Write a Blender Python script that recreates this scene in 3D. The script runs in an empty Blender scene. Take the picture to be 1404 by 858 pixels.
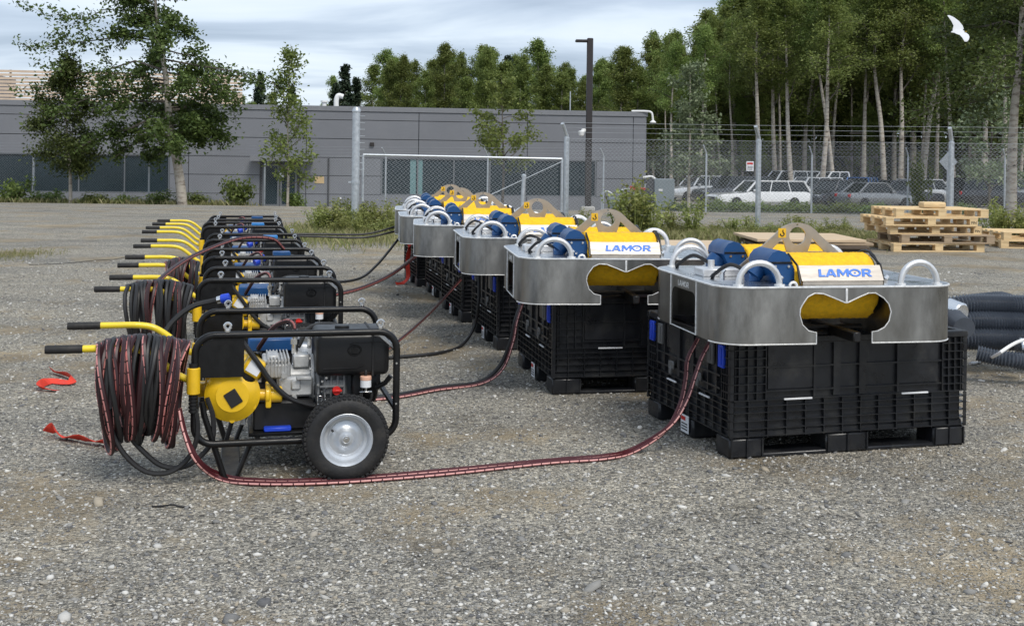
import bpy, bmesh, math, random
import numpy as np
from mathutils import Vector, Matrix, Euler

# ------------------------------------------------------------------ camera, sky, sun, exposure
SC = bpy.context.scene
F, EYE, ROLL = 1600.0, 1.5, 0.0134        # focal length in photo pixels (photo 1404 wide), eye height, roll
cam = bpy.data.cameras.new('camera'); cam_ob = bpy.data.objects.new('camera', cam)
SC.collection.objects.link(cam_ob); SC.camera = cam_ob
cam.sensor_width = 36.0; cam.lens = 36.0 * F / 1404.0
cam.shift_y = -214.0 / 1404.0
cam.clip_start = 0.1; cam.clip_end = 2000
cam_ob.location = (0, 0, EYE); cam_ob.rotation_euler = (math.pi / 2, -ROLL, 0)

SUN_EL, SUN_AZ = math.radians(52), math.radians(150)   # azimuth clockwise from +Y: behind the camera, to the right
world = bpy.data.worlds.new('World'); SC.world = world; world.use_nodes = True
nt = world.node_tree; nt.nodes.clear()
def wn(t, **k):
    n = nt.nodes.new(t)
    for a, b in k.items(): setattr(n, a, b)
    return n
out = wn('ShaderNodeOutputWorld'); bg = wn('ShaderNodeBackground')
sky = wn('ShaderNodeTexSky', sky_type='NISHITA', sun_disc=False, sun_elevation=SUN_EL, sun_rotation=SUN_AZ)
tc = wn('ShaderNodeTexCoord'); sep = wn('ShaderNodeSeparateXYZ')
nt.links.new(tc.outputs['Generated'], sep.inputs[0])
zz = wn('ShaderNodeMath', operation='ABSOLUTE'); nt.links.new(sep.outputs[2], zz.inputs[0])
den = wn('ShaderNodeMath', operation='ADD'); den.inputs[1].default_value = 0.10; nt.links.new(zz.outputs[0], den.inputs[0])
dx = wn('ShaderNodeMath', operation='DIVIDE'); nt.links.new(sep.outputs[0], dx.inputs[0]); nt.links.new(den.outputs[0], dx.inputs[1])
dy = wn('ShaderNodeMath', operation='DIVIDE'); nt.links.new(sep.outputs[1], dy.inputs[0]); nt.links.new(den.outputs[0], dy.inputs[1])
cmb = wn('ShaderNodeCombineXYZ'); nt.links.new(dx.outputs[0], cmb.inputs[0]); nt.links.new(dy.outputs[0], cmb.inputs[1])
mp = wn('ShaderNodeMapping'); mp.inputs['Scale'].default_value = (0.5, 0.85, 1.0); mp.inputs['Rotation'].default_value = (0, 0, 0.10)
mp.inputs['Location'].default_value = (0.3, 0.55, 0.0)
nt.links.new(cmb.outputs[0], mp.inputs[0])
nz = wn('ShaderNodeTexNoise'); nz.inputs['Scale'].default_value = 1.0; nz.inputs['Detail'].default_value = 7; nz.inputs['Roughness'].default_value = 0.52
nz.inputs['Distortion'].default_value = 0.5
nt.links.new(mp.outputs[0], nz.inputs['Vector'])
cr = wn('ShaderNodeValToRGB'); el = cr.color_ramp.elements
el[0].position = 0.36; el[0].color = (0.235, 0.285, 0.36, 1)
el[1].position = 0.68; el[1].color = (0.52, 0.555, 0.595, 1)
e = el.new(0.47); e.color = (0.32, 0.375, 0.455, 1)
e = el.new(0.56); e.color = (0.43, 0.485, 0.55, 1)
nt.links.new(nz.outputs[0], cr.inputs[0])
vs = wn('ShaderNodeVectorMath', operation='SCALE'); vs.inputs['Scale'].default_value = 0.10
nt.links.new(sky.outputs[0], vs.inputs[0])
mx = wn('ShaderNodeMix', data_type='RGBA'); mx.inputs[0].default_value = 0.90
nt.links.new(vs.outputs[0], mx.inputs[6]); nt.links.new(cr.outputs[0], mx.inputs[7])
nt.links.new(mx.outputs[2], bg.inputs[0]); bg.inputs[1].default_value = 1.0
nt.links.new(bg.outputs[0], out.inputs[0])

sl = bpy.data.lights.new('sun', 'SUN'); sl.energy = 1.5; sl.angle = math.radians(24); sl.color = (1.0, 0.95, 0.87)
so = bpy.data.objects.new('sun', sl); SC.collection.objects.link(so)
sd = Vector((math.sin(SUN_AZ) * math.cos(SUN_EL), math.cos(SUN_AZ) * math.cos(SUN_EL), math.sin(SUN_EL)))
so.rotation_euler = sd.to_track_quat('Z', 'Y').to_euler(); so.location = sd * 60

SC.view_settings.view_transform = 'Standard'; SC.view_settings.look = 'None'
SC.view_settings.exposure = 0.90; SC.view_settings.gamma = 1.0; SC.view_settings.use_curve_mapping = False
SC.cycles.use_denoising = True
SC.cycles.max_bounces = 6; SC.cycles.transparent_max_bounces = 8

# ------------------------------------------------------------------ helpers
COL = SC.collection
R = math.radians
GP = [(-50, 0), (24, 0), (40, -0.30), (44, -0.58), (57, -1.25), (75, -1.3), (2000, -1.3)]
def gz(y):
    for (a, za), (b, zb) in zip(GP, GP[1:]):
        if y <= b: return za + (zb - za) * (y - a) / (b - a)
    return GP[-1][1]
def unroll(px, py):
    dx, dy = px - 702.0, py - 215.0
    return dx + ROLL * dy, dy - ROLL * dx
def P(px, py, Y):
    a, b = unroll(px, py)
    return Vector((a / F * Y, Y, EYE - b / F * Y))
def G(px, Y):
    return Vector(((px - 702.0 + ROLL * 70) / F * Y, Y, gz(Y)))

def link(o, parent=None):
    COL.objects.link(o)
    if parent is not None: o.parent = parent
    return o
def tag(o, label=None, cat=None, group=None, kind=None):
    if label: o['label'] = label
    if cat: o['category'] = cat
    if group: o['group'] = group
    if kind: o['kind'] = kind
    return o
def empty(name, loc=(0, 0, 0), rz=0.0, parent=None):
    o = bpy.data.objects.new(name, None); o.empty_display_size = 0.2
    o.location = loc; o.rotation_euler = (0, 0, rz)
    return link(o, parent)
def copy_tree(o, parent=None):
    c = o.copy(); COL.objects.link(c); c.parent = parent
    for ch in list(o.children): copy_tree(ch, c)
    return c

class MB:
    def __init__(s): s.v = []; s.f = []; s.uv = {}
    def add(s, vs, fs, M=None):
        o = len(s.v)
        s.v.extend([tuple(M @ Vector(p)) for p in vs] if M is not None else [tuple(p) for p in vs])
        s.f.extend([tuple(i + o for i in f) for f in fs]); return s
    def box(s, a, b, M=None):
        (x0, y0, z0), (x1, y1, z1) = a, b
        vs = [(x0,y0,z0),(x1,y0,z0),(x1,y1,z0),(x0,y1,z0),(x0,y0,z1),(x1,y0,z1),(x1,y1,z1),(x0,y1,z1)]
        return s.add(vs, [(0,3,2,1),(4,5,6,7),(0,1,5,4),(1,2,6,5),(2,3,7,6),(3,0,4,7)], M)
    def cbox(s, a, b, c=0.004, M=None):
        lo, hi = Vector(a), Vector(b); ce = (lo + hi) / 2; h = (hi - lo) / 2
        c = min(c, h.x * .9, h.y * .9, h.z * .9)
        vs, idx = [], {}
        for sx in (-1, 1):
            for sy in (-1, 1):
                for sz in (-1, 1):
                    for ax in range(3):
                        p = [h.x - c, h.y - c, h.z - c]; p[ax] = h[ax]
                        idx[(sx, sy, sz, ax)] = len(vs)
                        vs.append((ce.x + sx * p[0], ce.y + sy * p[1], ce.z + sz * p[2]))
        fs = []
        S = (-1, 1)
        for ax in range(3):
            b_, c_ = [(1, 2), (2, 0), (0, 1)][ax]
            for sg in S:
                q = []
                for (p1, p2) in ((-1, -1), (1, -1), (1, 1), (-1, 1)):
                    k = [0, 0, 0]; k[ax] = sg; k[b_] = p1; k[c_] = p2
                    q.append(idx[(k[0], k[1], k[2], ax)])
                fs.append(q if sg > 0 else q[::-1])
            for s1 in S:
                for s2 in S:
                    k0 = [0, 0, 0]; k0[b_] = s1; k0[c_] = s2; k0[ax] = -1; k1 = list(k0); k1[ax] = 1
                    q = [idx[(*k0, b_)], idx[(*k1, b_)], idx[(*k1, c_)], idx[(*k0, c_)]]
                    fs.append(q[::-1] if s1 * s2 > 0 else q)
        for sx in S:
            for sy in S:
                for sz in S:
                    q = [idx[(sx, sy, sz, 0)], idx[(sx, sy, sz, 1)], idx[(sx, sy, sz, 2)]]
                    fs.append(q if sx * sy * sz > 0 else q[::-1])
        return s.add(vs, fs, M)
    def rbox(s, a, b, r, seg=3, M=None):
        bm = bmesh.new(); bmesh.ops.create_cube(bm, size=1)
        lo, hi = Vector(a), Vector(b); ce, d = (lo + hi) / 2, hi - lo
        for v in bm.verts: v.co = Vector((ce.x + v.co.x * d.x, ce.y + v.co.y * d.y, ce.z + v.co.z * d.z))
        bmesh.ops.bevel(bm, geom=bm.edges[:], offset=r, segments=seg, profile=0.5, affect='EDGES')
        bm.verts.index_update()
        s.add([v.co[:] for v in bm.verts], [[v.index for v in f.verts] for f in bm.faces], M); bm.free(); return s
    def tube(s, pts, r, n=8, closed=False, caps=True, M=None, uv=False):
        pts = [Vector(p) for p in pts]; m = len(pts)
        rf = r if callable(r) else None
        T = []
        for i in range(m):
            if closed: t = pts[(i + 1) % m] - pts[i - 1]
            else: t = pts[min(i + 1, m - 1)] - pts[max(i - 1, 0)]
            T.append(t.normalized() if t.length > 1e-9 else Vector((0, 0, 1)))
        up = Vector((0, 0, 1)) if abs(T[0].z) < 0.9 else Vector((1, 0, 0))
        N = (up - T[0] * up.dot(T[0])).normalized()
        vs, L, acc = [], [], 0.0
        for i in range(m):
            if i:
                N = N - T[i] * N.dot(T[i]); N = N.normalized() if N.length > 1e-6 else T[i].orthogonal().normalized()
                acc += (pts[i] - pts[i - 1]).length
            L.append(acc)
            B = T[i].cross(N); rr = rf(i / max(1, m - 1)) if rf else r
            for k in range(n):
                a = 2 * math.pi * k / n
                vs.append(tuple(pts[i] + (N * math.cos(a) + B * math.sin(a)) * rr))
        fs = []; base = len(s.f)
        rng = m if closed else m - 1
        for i in range(rng):
            j = (i + 1) % m
            for k in range(n):
                k2 = (k + 1) % n
                if uv:
                    l0, l1 = L[i], (L[j] if j else L[i] + (pts[0] - pts[-1]).length)
                    s.uv[base + len(fs)] = [(l0, k / n), (l0, (k + 1) / n), (l1, (k + 1) / n), (l1, k / n)]
                fs.append((i * n + k, i * n + k2, j * n + k2, j * n + k))
        if caps and not closed:
            fs.append(tuple(range(n))[::-1]); fs.append(tuple((m - 1) * n + k for k in range(n)))
        return s.add(vs, fs, M)
    def lathe(s, prof, n=24, M=None, caps=True):
        m = len(prof); vs = []
        for (r, z) in prof:
            for k in range(n):
                a = 2 * math.pi * k / n; vs.append((r * math.cos(a), r * math.sin(a), z))
        fs = []
        for i in range(m - 1):
            for k in range(n):
                k2 = (k + 1) % n; fs.append((i * n + k, i * n + k2, (i + 1) * n + k2, (i + 1) * n + k))
        if caps and prof[0][0] > 1e-6: fs.append(tuple(range(n))[::-1])
        if caps and prof[-1][0] > 1e-6: fs.append(tuple((m - 1) * n + k for k in range(n)))
        return s.add(vs, fs, M)
    def cyl(s, a, b, r, n=16, r2=None, ch=0.0):
        a, b = Vector(a), Vector(b); d = b - a; L = d.length
        M = Matrix.Translation(a) @ d.to_track_quat('Z', 'Y').to_matrix().to_4x4()
        r2 = r if r2 is None else r2
        pr = [(r, 0), (r2, L)] if not ch else [(r - ch, 0), (r, ch), (r2, L - ch), (r2 - ch, L)]
        return s.lathe(pr, n, M)
    def plate(s, outer, holes, t, M):
        """flat plate in local xy with holes, thickness t along +z, placed by M"""
        bm = bmesh.new()
        for loop in [outer] + list(holes):
            vv = [bm.verts.new((x, y, 0)) for x, y in loop]
            for i in range(len(vv)): bm.edges.new((vv[i], vv[(i + 1) % len(vv)]))
        bmesh.ops.triangle_fill(bm, use_beauty=True, use_dissolve=False, edges=bm.edges[:], normal=(0, 0, 1))
        r = bmesh.ops.extrude_face_region(bm, geom=bm.faces[:])
        for g in r['geom']:
            if isinstance(g, bmesh.types.BMVert): g.co.z += t
        bmesh.ops.recalc_face_normals(bm, faces=bm.faces[:]); bm.verts.index_update()
        s.add([v.co[:] for v in bm.verts], [[v.index for v in f.verts] for f in bm.faces], M); bm.free(); return s
    def mesh(s, name, mat, smooth=40):
        me = bpy.data.meshes.new(name); me.from_pydata(s.v, [], s.f)
        if s.uv:
            ul = me.uv_layers.new(name='uv')
            for fi, c in s.uv.items():
                p = me.polygons[fi]
                for k, li in enumerate(p.loop_indices): ul.data[li].uv = c[k]
        if mat is not None: me.materials.append(mat)
        if smooth:
            me.shade_smooth(); me.set_sharp_from_angle(angle=R(smooth))
        me.update(); return me
    def build(s, name, mat, parent=None, smooth=40):
        return link(bpy.data.objects.new(name, s.mesh(name, mat, smooth)), parent)

def quads(name, V, mat, parent=None, smooth=False):
    """numpy (n,k,3) polygons -> one mesh object"""
    n, k = V.shape[0], V.shape[1]
    me = bpy.data.meshes.new(name); me.vertices.add(n * k); me.vertices.foreach_set('co', V.reshape(-1).astype(np.float32))
    me.loops.add(n * k); me.loops.foreach_set('vertex_index', np.arange(n * k, dtype=np.int32))
    me.polygons.add(n); me.polygons.foreach_set('loop_start', np.arange(0, n * k, k, dtype=np.int32))
    me.polygons.foreach_set('loop_total', np.full(n, k, dtype=np.int32))
    me.materials.append(mat); me.update(calc_edges=True); me.validate()
    if smooth: me.shade_smooth()
    return link(bpy.data.objects.new(name, me), parent)

def arc(c, r, a0, a1, n): return [(c[0] + r * math.cos(R(a0 + (a1 - a0) * i / n)), c[1] + r * math.sin(R(a0 + (a1 - a0) * i / n))) for i in range(n + 1)]
def spline(pts, n=8):
    p = [Vector(q) for q in pts]; p = [p[0] * 2 - p[1]] + p + [p[-1] * 2 - p[-2]]; o = []
    for i in range(1, len(p) - 2):
        for k in range(n):
            t = k / n; a, b, c, d = p[i - 1], p[i], p[i + 1], p[i + 2]
            o.append(0.5 * ((2 * b) + (c - a) * t + (2 * a - 5 * b + 4 * c - d) * t * t + (3 * b - a - 3 * c + d) * t ** 3))
    o.append(p[-2]); return o
def rloop(w0, w1, h0, h1, r, n=6):
    return arc((w1 - r, h1 - r), r, 0, 90, n) + arc((w0 + r, h1 - r), r, 90, 180, n) + arc((w0 + r, h0 + r), r, 180, 270, n) + arc((w1 - r, h0 + r), r, 270, 360, n)

# ------------------------------------------------------------------ materials
def mat(name, col, rough=0.5, metal=0.0, var=0.12, scale=8.0, bump=0.0, bscale=60.0, dirt=None, island=0.0, coat=0.0, spec=0.5, stretch=None, rvar=0.1):
    m = bpy.data.materials.new(name); m.use_nodes = True; t = m.node_tree; b = t.nodes['Principled BSDF']
    N = lambda k: t.nodes.new(k)
    tcn = N('ShaderNodeTexCoord'); src = tcn.outputs['Object']
    if stretch:
        mpn = N('ShaderNodeMapping'); mpn.inputs['Scale'].default_value = stretch; t.links.new(src, mpn.inputs[0]); src = mpn.outputs[0]
    no = N('ShaderNodeTexNoise'); no.inputs['Scale'].default_value = scale; no.inputs['Detail'].default_value = 6; no.inputs['Roughness'].default_value = 0.65
    t.links.new(src, no.inputs['Vector'])
    mr = N('ShaderNodeMapRange'); mr.inputs[1].default_value = 0.3; mr.inputs[2].default_value = 0.7; mr.inputs[3].default_value = 1 - var; mr.inputs[4].default_value = 1 + var
    t.links.new(no.outputs[0], mr.inputs[0])
    val = mr.outputs[0]
    if island:
        ge = N('ShaderNodeNewGeometry'); mi = N('ShaderNodeMapRange'); mi.inputs[3].default_value = 1 - island; mi.inputs[4].default_value = 1 + island
        t.links.new(ge.outputs['Random Per Island'], mi.inputs[0])
        mm = N('ShaderNodeMath'); mm.operation = 'MULTIPLY'; t.links.new(val, mm.inputs[0]); t.links.new(mi.outputs[0], mm.inputs[1]); val = mm.outputs[0]
    vm = N('ShaderNodeVectorMath'); vm.operation = 'SCALE'; vm.inputs[0].default_value = col[:3]; t.links.new(val, vm.inputs['Scale'])
    c = vm.outputs[0]
    if dirt:
        dn = N('ShaderNodeTexNoise'); dn.inputs['Scale'].default_value = dirt[2]; dn.inputs['Detail'].default_value = 8; dn.inputs['Roughness'].default_value = 0.7
        t.links.new(src, dn.inputs['Vector'])
        dr = N('ShaderNodeMapRange'); dr.inputs[1].default_value = 0.5; dr.inputs[2].default_value = 0.75; dr.inputs[4].default_value = dirt[1]; t.links.new(dn.outputs[0], dr.inputs[0])
        mxn = N('ShaderNodeMix'); mxn.data_type = 'RGBA'; mxn.inputs[7].default_value = (*dirt[0], 1)
        t.links.new(dr.outputs[0], mxn.inputs[0]); t.links.new(c, mxn.inputs[6]); c = mxn.outputs[2]
    t.links.new(c, b.inputs['Base Color'])
    rr = N('ShaderNodeMapRange'); rr.inputs[1].default_value = 0.3; rr.inputs[2].default_value = 0.7; rr.inputs[3].default_value = max(0.03, rough - rvar); rr.inputs[4].default_value = min(1, rough + rvar)
    t.links.new(no.outputs[0], rr.inputs[0]); t.links.new(rr.outputs[0], b.inputs['Roughness'])
    b.inputs['Metallic'].default_value = metal; b.inputs['Coat Weight'].default_value = coat; b.inputs['Specular IOR Level'].default_value = spec
    if bump:
        bn = N('ShaderNodeTexNoise'); bn.inputs['Scale'].default_value = bscale; bn.inputs['Detail'].default_value = 5; t.links.new(src, bn.inputs['Vector'])
        bp = N('ShaderNodeBump'); bp.inputs['Strength'].default_value = bump; bp.inputs['Distance'].default_value = 0.01
        t.links.new(bn.outputs[0], bp.inputs['Height']); t.links.new(bp.outputs[0], b.inputs['Normal'])
    return m

def leaf_mat(name, c1, c2, trans=0.35, rough=0.55):
    m = bpy.data.materials.new(name); m.use_nodes = True; t = m.node_tree; t.nodes.clear(); N = lambda k: t.nodes.new(k)
    o = N('ShaderNodeOutputMaterial'); ge = N('ShaderNodeNewGeometry'); oi = N('ShaderNodeObjectInfo')
    rp = N('ShaderNodeMix'); rp.data_type = 'RGBA'; rp.inputs[6].default_value = (*c1, 1); rp.inputs[7].default_value = (*c2, 1)
    t.links.new(ge.outputs['Random Per Island'], rp.inputs[0])
    hs = N('ShaderNodeHueSaturation'); mh = N('ShaderNodeMapRange'); mh.inputs[3].default_value = 0.485; mh.inputs[4].default_value = 0.515
    mv = N('ShaderNodeMapRange'); mv.inputs[3].default_value = 0.78; mv.inputs[4].default_value = 1.22
    t.links.new(oi.outputs['Random'], mh.inputs[0]); t.links.new(oi.outputs['Random'], mv.inputs[0])
    t.links.new(mh.outputs[0], hs.inputs['Hue']); t.links.new(mv.outputs[0], hs.inputs['Value']); t.links.new(rp.outputs[2], hs.inputs['Color'])
    b = N('ShaderNodeBsdfPrincipled'); b.inputs['Roughness'].default_value = rough; b.inputs['Specular IOR Level'].default_value = 0.35
    tr = N('ShaderNodeBsdfTranslucent'); mx = N('ShaderNodeMixShader'); mx.inputs[0].default_value = trans
    t.links.new(hs.outputs[0], b.inputs['Base Color']); t.links.new(hs.outputs[0], tr.inputs[0])
    t.links.new(b.outputs[0], mx.inputs[1]); t.links.new(tr.outputs[0], mx.inputs[2]); t.links.new(mx.outputs[0], o.inputs[0])
    return m

def hose_mat(name, base, stripe, rough=0.45, band_w=0.13):
    """hose with a lengthwise printed stripe and short dark dashes across it (uv.x = metres along, uv.y = around)"""
    m = bpy.data.materials.new(name); m.use_nodes = True; t = m.node_tree; b = t.nodes['Principled BSDF']; N = lambda k: t.nodes.new(k)
    uvn = N('ShaderNodeUVMap'); uvn.uv_map = 'uv'; sp = N('ShaderNodeSeparateXYZ'); t.links.new(uvn.outputs[0], sp.inputs[0])
    def math_(op, a, v):
        k = N('ShaderNodeMath'); k.operation = op
        (t.links.new(a, k.inputs[0]) if not isinstance(a, float) else setattr(k.inputs[0], 'default_value', a))
        (t.links.new(v, k.inputs[1]) if not isinstance(v, float) else setattr(k.inputs[1], 'default_value', v))
        return k.outputs[0]
    around = math_('FRACT', math_('MULTIPLY', sp.outputs[1], 2.0), 0.0)
    band = math_('LESS_THAN', math_('ABSOLUTE', math_('SUBTRACT', around, 0.5), 0.0), band_w)
    dash = math_('GREATER_THAN', math_('FRACT', math_('MULTIPLY', sp.outputs[0], 20.0), 0.0), 0.12)
    msk = math_('MULTIPLY', band, dash)
    no = N('ShaderNodeTexNoise'); no.inputs['Scale'].default_value = 9.0; no.inputs['Detail'].default_value = 5
    mxv = N('ShaderNodeMix'); mxv.data_type = 'RGBA'; mxv.inputs[6].default_value = (*[c * 0.7 for c in base], 1); mxv.inputs[7].default_value = (*[min(1, c * 1.25) for c in base], 1)
    t.links.new(no.outputs[0], mxv.inputs[0])
    mxn = N('ShaderNodeMix'); mxn.data_type = 'RGBA'; mxn.inputs[7].default_value = (*stripe, 1)
    t.links.new(msk, mxn.inputs[0]); t.links.new(mxv.outputs[2], mxn.inputs[6]); t.links.new(mxn.outputs[2], b.inputs['Base Color'])
    b.inputs['Roughness'].default_value = rough
    return m

def gravel_mat():
    m = bpy.data.materials.new('gravel'); m.use_nodes = True; t = m.node_tree; b = t.nodes['Principled BSDF']; N = lambda k: t.nodes.new(k)
    L = t.links.new
    tcn = N('ShaderNodeTexCoord'); src = tcn.outputs['Object']
    def noise(sc, det=5, ro=0.6):
        k = N('ShaderNodeTexNoise'); k.inputs['Scale'].default_value = sc; k.inputs['Detail'].default_value = det; k.inputs['Roughness'].default_value = ro; L(src, k.inputs['Vector']); return k
    def vor(sc):
        k = N('ShaderNodeTexVoronoi'); k.inputs['Scale'].default_value = sc; k.inputs['Randomness'].default_value = 1.0; L(src, k.inputs['Vector']); return k
    def ramp(a, stops):
        k = N('ShaderNodeValToRGB'); L(a, k.inputs[0]); els = k.color_ramp.elements
        els[0].position, els[0].color = stops[0][0], (*stops[0][1], 1); els[1].position, els[1].color = stops[-1][0], (*stops[-1][1], 1)
        for p, c in stops[1:-1]:
            q = els.new(p); q.color = (*c, 1)
        return k.outputs[0]
    def mixc(f, a, c, mode='MIX'):
        k = N('ShaderNodeMix'); k.data_type = 'RGBA'; k.blend_type = mode
        for s, i in ((f, 0), (a, 6), (c, 7)):
            if isinstance(s, (int, float)): k.inputs[i].default_value = s
            elif isinstance(s, tuple): k.inputs[i].default_value = (*s, 1)
            else: L(s, k.inputs[i])
        return k.outputs[2]
    STONES = [(0.0, (0.075, 0.075, 0.078)), (0.22, (0.16, 0.16, 0.158)), (0.5, (0.275, 0.27, 0.253)), (0.72, (0.38, 0.371, 0.343)), (0.9, (0.52, 0.505, 0.465)), (1.0, (0.68, 0.665, 0.62))]
    v1, v2, v3 = vor(60.0), vor(120.0), vor(30.0)
    rnd = lambda v: (lambda s: (L(v.outputs['Color'], s.inputs[0]), s.outputs[0])[1])(N('ShaderNodeSeparateColor'))
    c1 = ramp(rnd(v1), STONES); c2 = ramp(rnd(v2), STONES); c3 = ramp(rnd(v3), STONES)
    n_big, n_mid = noise(0.75, 7, 0.62), noise(3.2, 6, 0.7)
    pick = N('ShaderNodeMapRange'); L(noise(31.0, 2).outputs[0], pick.inputs[0]); pick.inputs[1].default_value = 0.42; pick.inputs[2].default_value = 0.58
    stones = mixc(pick.outputs[0], c2, c1)
    p3 = N('ShaderNodeMapRange'); L(v3.outputs['Distance'], p3.inputs[0]); p3.inputs[1].default_value = 0.012; p3.inputs[2].default_value = 0.008; p3.inputs[1].default_value = 0.36; p3.inputs[2].default_value = 0.30
    sel = N('ShaderNodeMath'); sel.operation = 'GREATER_THAN'; sel.inputs[1].default_value = 0.72
    s3 = N('ShaderNodeSeparateColor'); L(v3.outputs['Color'], s3.inputs[0]); L(s3.outputs[1], sel.inputs[0])
    m3 = N('ShaderNodeMath'); m3.operation = 'MULTIPLY'; L(p3.outputs[0], m3.inputs[0]); L(sel.outputs[0], m3.inputs[1])
    stones = mixc(m3.outputs[0], stones, c3)
    # sandy dirt filling between stones, more of it in wheel-worn patches
    dirtc = mixc(n_mid.outputs[0], (0.17, 0.143, 0.105), (0.46, 0.40, 0.305))
    dm = N('ShaderNodeMapRange'); L(n_big.outputs[0], dm.inputs[0]); dm.inputs[1].default_value = 0.52; dm.inputs[2].default_value = 0.60; dm.inputs[3].default_value = 0.05; dm.inputs[4].default_value = 0.95
    dm2 = N('ShaderNodeMath'); dm2.operation = 'MULTIPLY'; L(dm.outputs[0], dm2.inputs[0])
    dd = N('ShaderNodeMapRange'); L(noise(14.0, 4, 0.7).outputs[0], dd.inputs[0]); dd.inputs[1].default_value = 0.30; dd.inputs[2].default_value = 0.50; L(dd.outputs[0], dm2.inputs[1])
    colr = mixc(dm2.outputs[0], stones, dirtc)
    tint = mixc(n_mid.outputs[0], (0.86, 0.85, 0.84), (1.12, 1.10, 1.06))
    colr = mixc(1.0, colr, tint, 'MULTIPLY')
    # tyre-compacted darker / lighter broad tone
    broad = mixc(noise(0.28, 5, 0.6).outputs[0], (0.78, 0.79, 0.83), (1.18, 1.15, 1.08))
    colr = mixc(1.0, colr, broad, 'MULTIPLY')
    mps = N('ShaderNodeMapping'); mps.inputs['Rotation'].default_value = (0, 0, 0.35); mps.inputs['Scale'].default_value = (0.45, 1.3, 1); L(src, mps.inputs[0])
    ns = N('ShaderNodeTexNoise'); ns.inputs['Scale'].default_value = 1.0; ns.inputs['Detail'].default_value = 4; L(mps.outputs[0], ns.inputs['Vector'])
    colr = mixc(1.0, colr, ramp(ns.outputs[0], [(0.36, (0.84, 0.84, 0.835)), (0.5, (1.0, 0.99, 0.965)), (0.64, (1.12, 1.09, 1.03))]), 'MULTIPLY')
    nd = noise(1.3, 5, 0.65)
    colr = mixc(1.0, colr, ramp(nd.outputs[0], [(0.32, (0.74, 0.72, 0.68)), (0.44, (0.98, 0.97, 0.945)), (0.8, (1.05, 1.035, 0.99))]), 'MULTIPLY')
    L(colr, b.inputs['Base Color']); b.inputs['Roughness'].default_value = 0.93; b.inputs['Specular IOR Level'].default_value = 0.25
    h = N('ShaderNodeMath'); h.operation = 'MULTIPLY_ADD'; L(v1.outputs['Distance'], h.inputs[0]); h.inputs[1].default_value = -1.0
    h2 = N('ShaderNodeMath'); h2.operation = 'MULTIPLY'; L(v2.outputs['Distance'], h2.inputs[0]); h2.inputs[1].default_value = -0.6; L(h2.outputs[0], h.inputs[2])
    h3 = N('ShaderNodeMath'); h3.operation = 'MULTIPLY_ADD'; L(m3.outputs[0], h3.inputs[0]); h3.inputs[1].default_value = 0.6; L(h.outputs[0], h3.inputs[2])
    bp = N('ShaderNodeBump'); bp.inputs['Strength'].default_value = 0.9; bp.inputs['Distance'].default_value = 0.014; L(h3.outputs[0], bp.inputs['Height'])
    bp2 = N('ShaderNodeBump'); bp2.inputs['Strength'].default_value = 0.6; bp2.inputs['Distance'].default_value = 0.08; L(n_mid.outputs[0], bp2.inputs['Height']); L(bp.outputs[0], bp2.inputs['Normal'])
    L(bp2.outputs[0], b.inputs['Normal'])
    return m

def stone_mat():
    m = bpy.data.materials.new('loose_stone'); m.use_nodes = True; t = m.node_tree; b = t.nodes['Principled BSDF']; N = lambda k: t.nodes.new(k)
    ge = N('ShaderNodeNewGeometry'); k = N('ShaderNodeValToRGB'); t.links.new(ge.outputs['Random Per Island'], k.inputs[0]); els = k.color_ramp.elements
    els[0].color = (0.11, 0.11, 0.115, 1); els[1].color = (0.66, 0.64, 0.59, 1)
    for p, c in ((0.2, (0.20, 0.197, 0.19)), (0.45, (0.30, 0.29, 0.268)), (0.6, (0.34, 0.295, 0.225)), (0.75, (0.42, 0.41, 0.385)), (0.92, (0.58, 0.565, 0.53))):
        q = els.new(p); q.color = (*c, 1)
    no = N('ShaderNodeTexNoise'); no.inputs['Scale'].default_value = 120; no.inputs['Detail'].default_value = 4
    mx = N('ShaderNodeMix'); mx.data_type = 'RGBA'; mx.blend_type = 'MULTIPLY'; mx.inputs[0].default_value = 1.0
    rp = N('ShaderNodeMapRange'); rp.inputs[1].default_value = 0.3; rp.inputs[2].default_value = 0.7; rp.inputs[3].default_value = 0.75; rp.inputs[4].default_value = 1.2; t.links.new(no.outputs[0], rp.inputs[0])
    t.links.new(k.outputs[0], mx.inputs[6]); t.links.new(rp.outputs[0], mx.inputs[7]); t.links.new(mx.outputs[2], b.inputs['Base Color'])
    b.inputs['Roughness'].default_value = 0.9; b.inputs['Specular IOR Level'].default_value = 0.3
    return m

def bark_mat():
    m = bpy.data.materials.new('birch_bark'); m.use_nodes = True; t = m.node_tree; b = t.nodes['Principled BSDF']; N = lambda k: t.nodes.new(k)
    tcn = N('ShaderNodeTexCoord'); mpn = N('ShaderNodeMapping'); mpn.inputs['Scale'].default_value = (1.6, 1.6, 5.0); t.links.new(tcn.outputs['Object'], mpn.inputs[0])
    no = N('ShaderNodeTexNoise'); no.inputs['Scale'].default_value = 1.6; no.inputs['Detail'].default_value = 5; no.inputs['Roughness'].default_value = 0.7; t.links.new(mpn.outputs[0], no.inputs['Vector'])
    k = N('ShaderNodeValToRGB'); t.links.new(no.outputs[0], k.inputs[0]); els = k.color_ramp.elements
    els[0].position = 0.34; els[0].color = (0.05, 0.043, 0.036, 1); els[1].position = 0.54; els[1].color = (0.44, 0.40, 0.34, 1)
    q = els.new(0.40); q.color = (0.24, 0.20, 0.165, 1)
    t.links.new(k.outputs[0], b.inputs['Base Color']); b.inputs['Roughness'].default_value = 0.85
    return m

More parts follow.
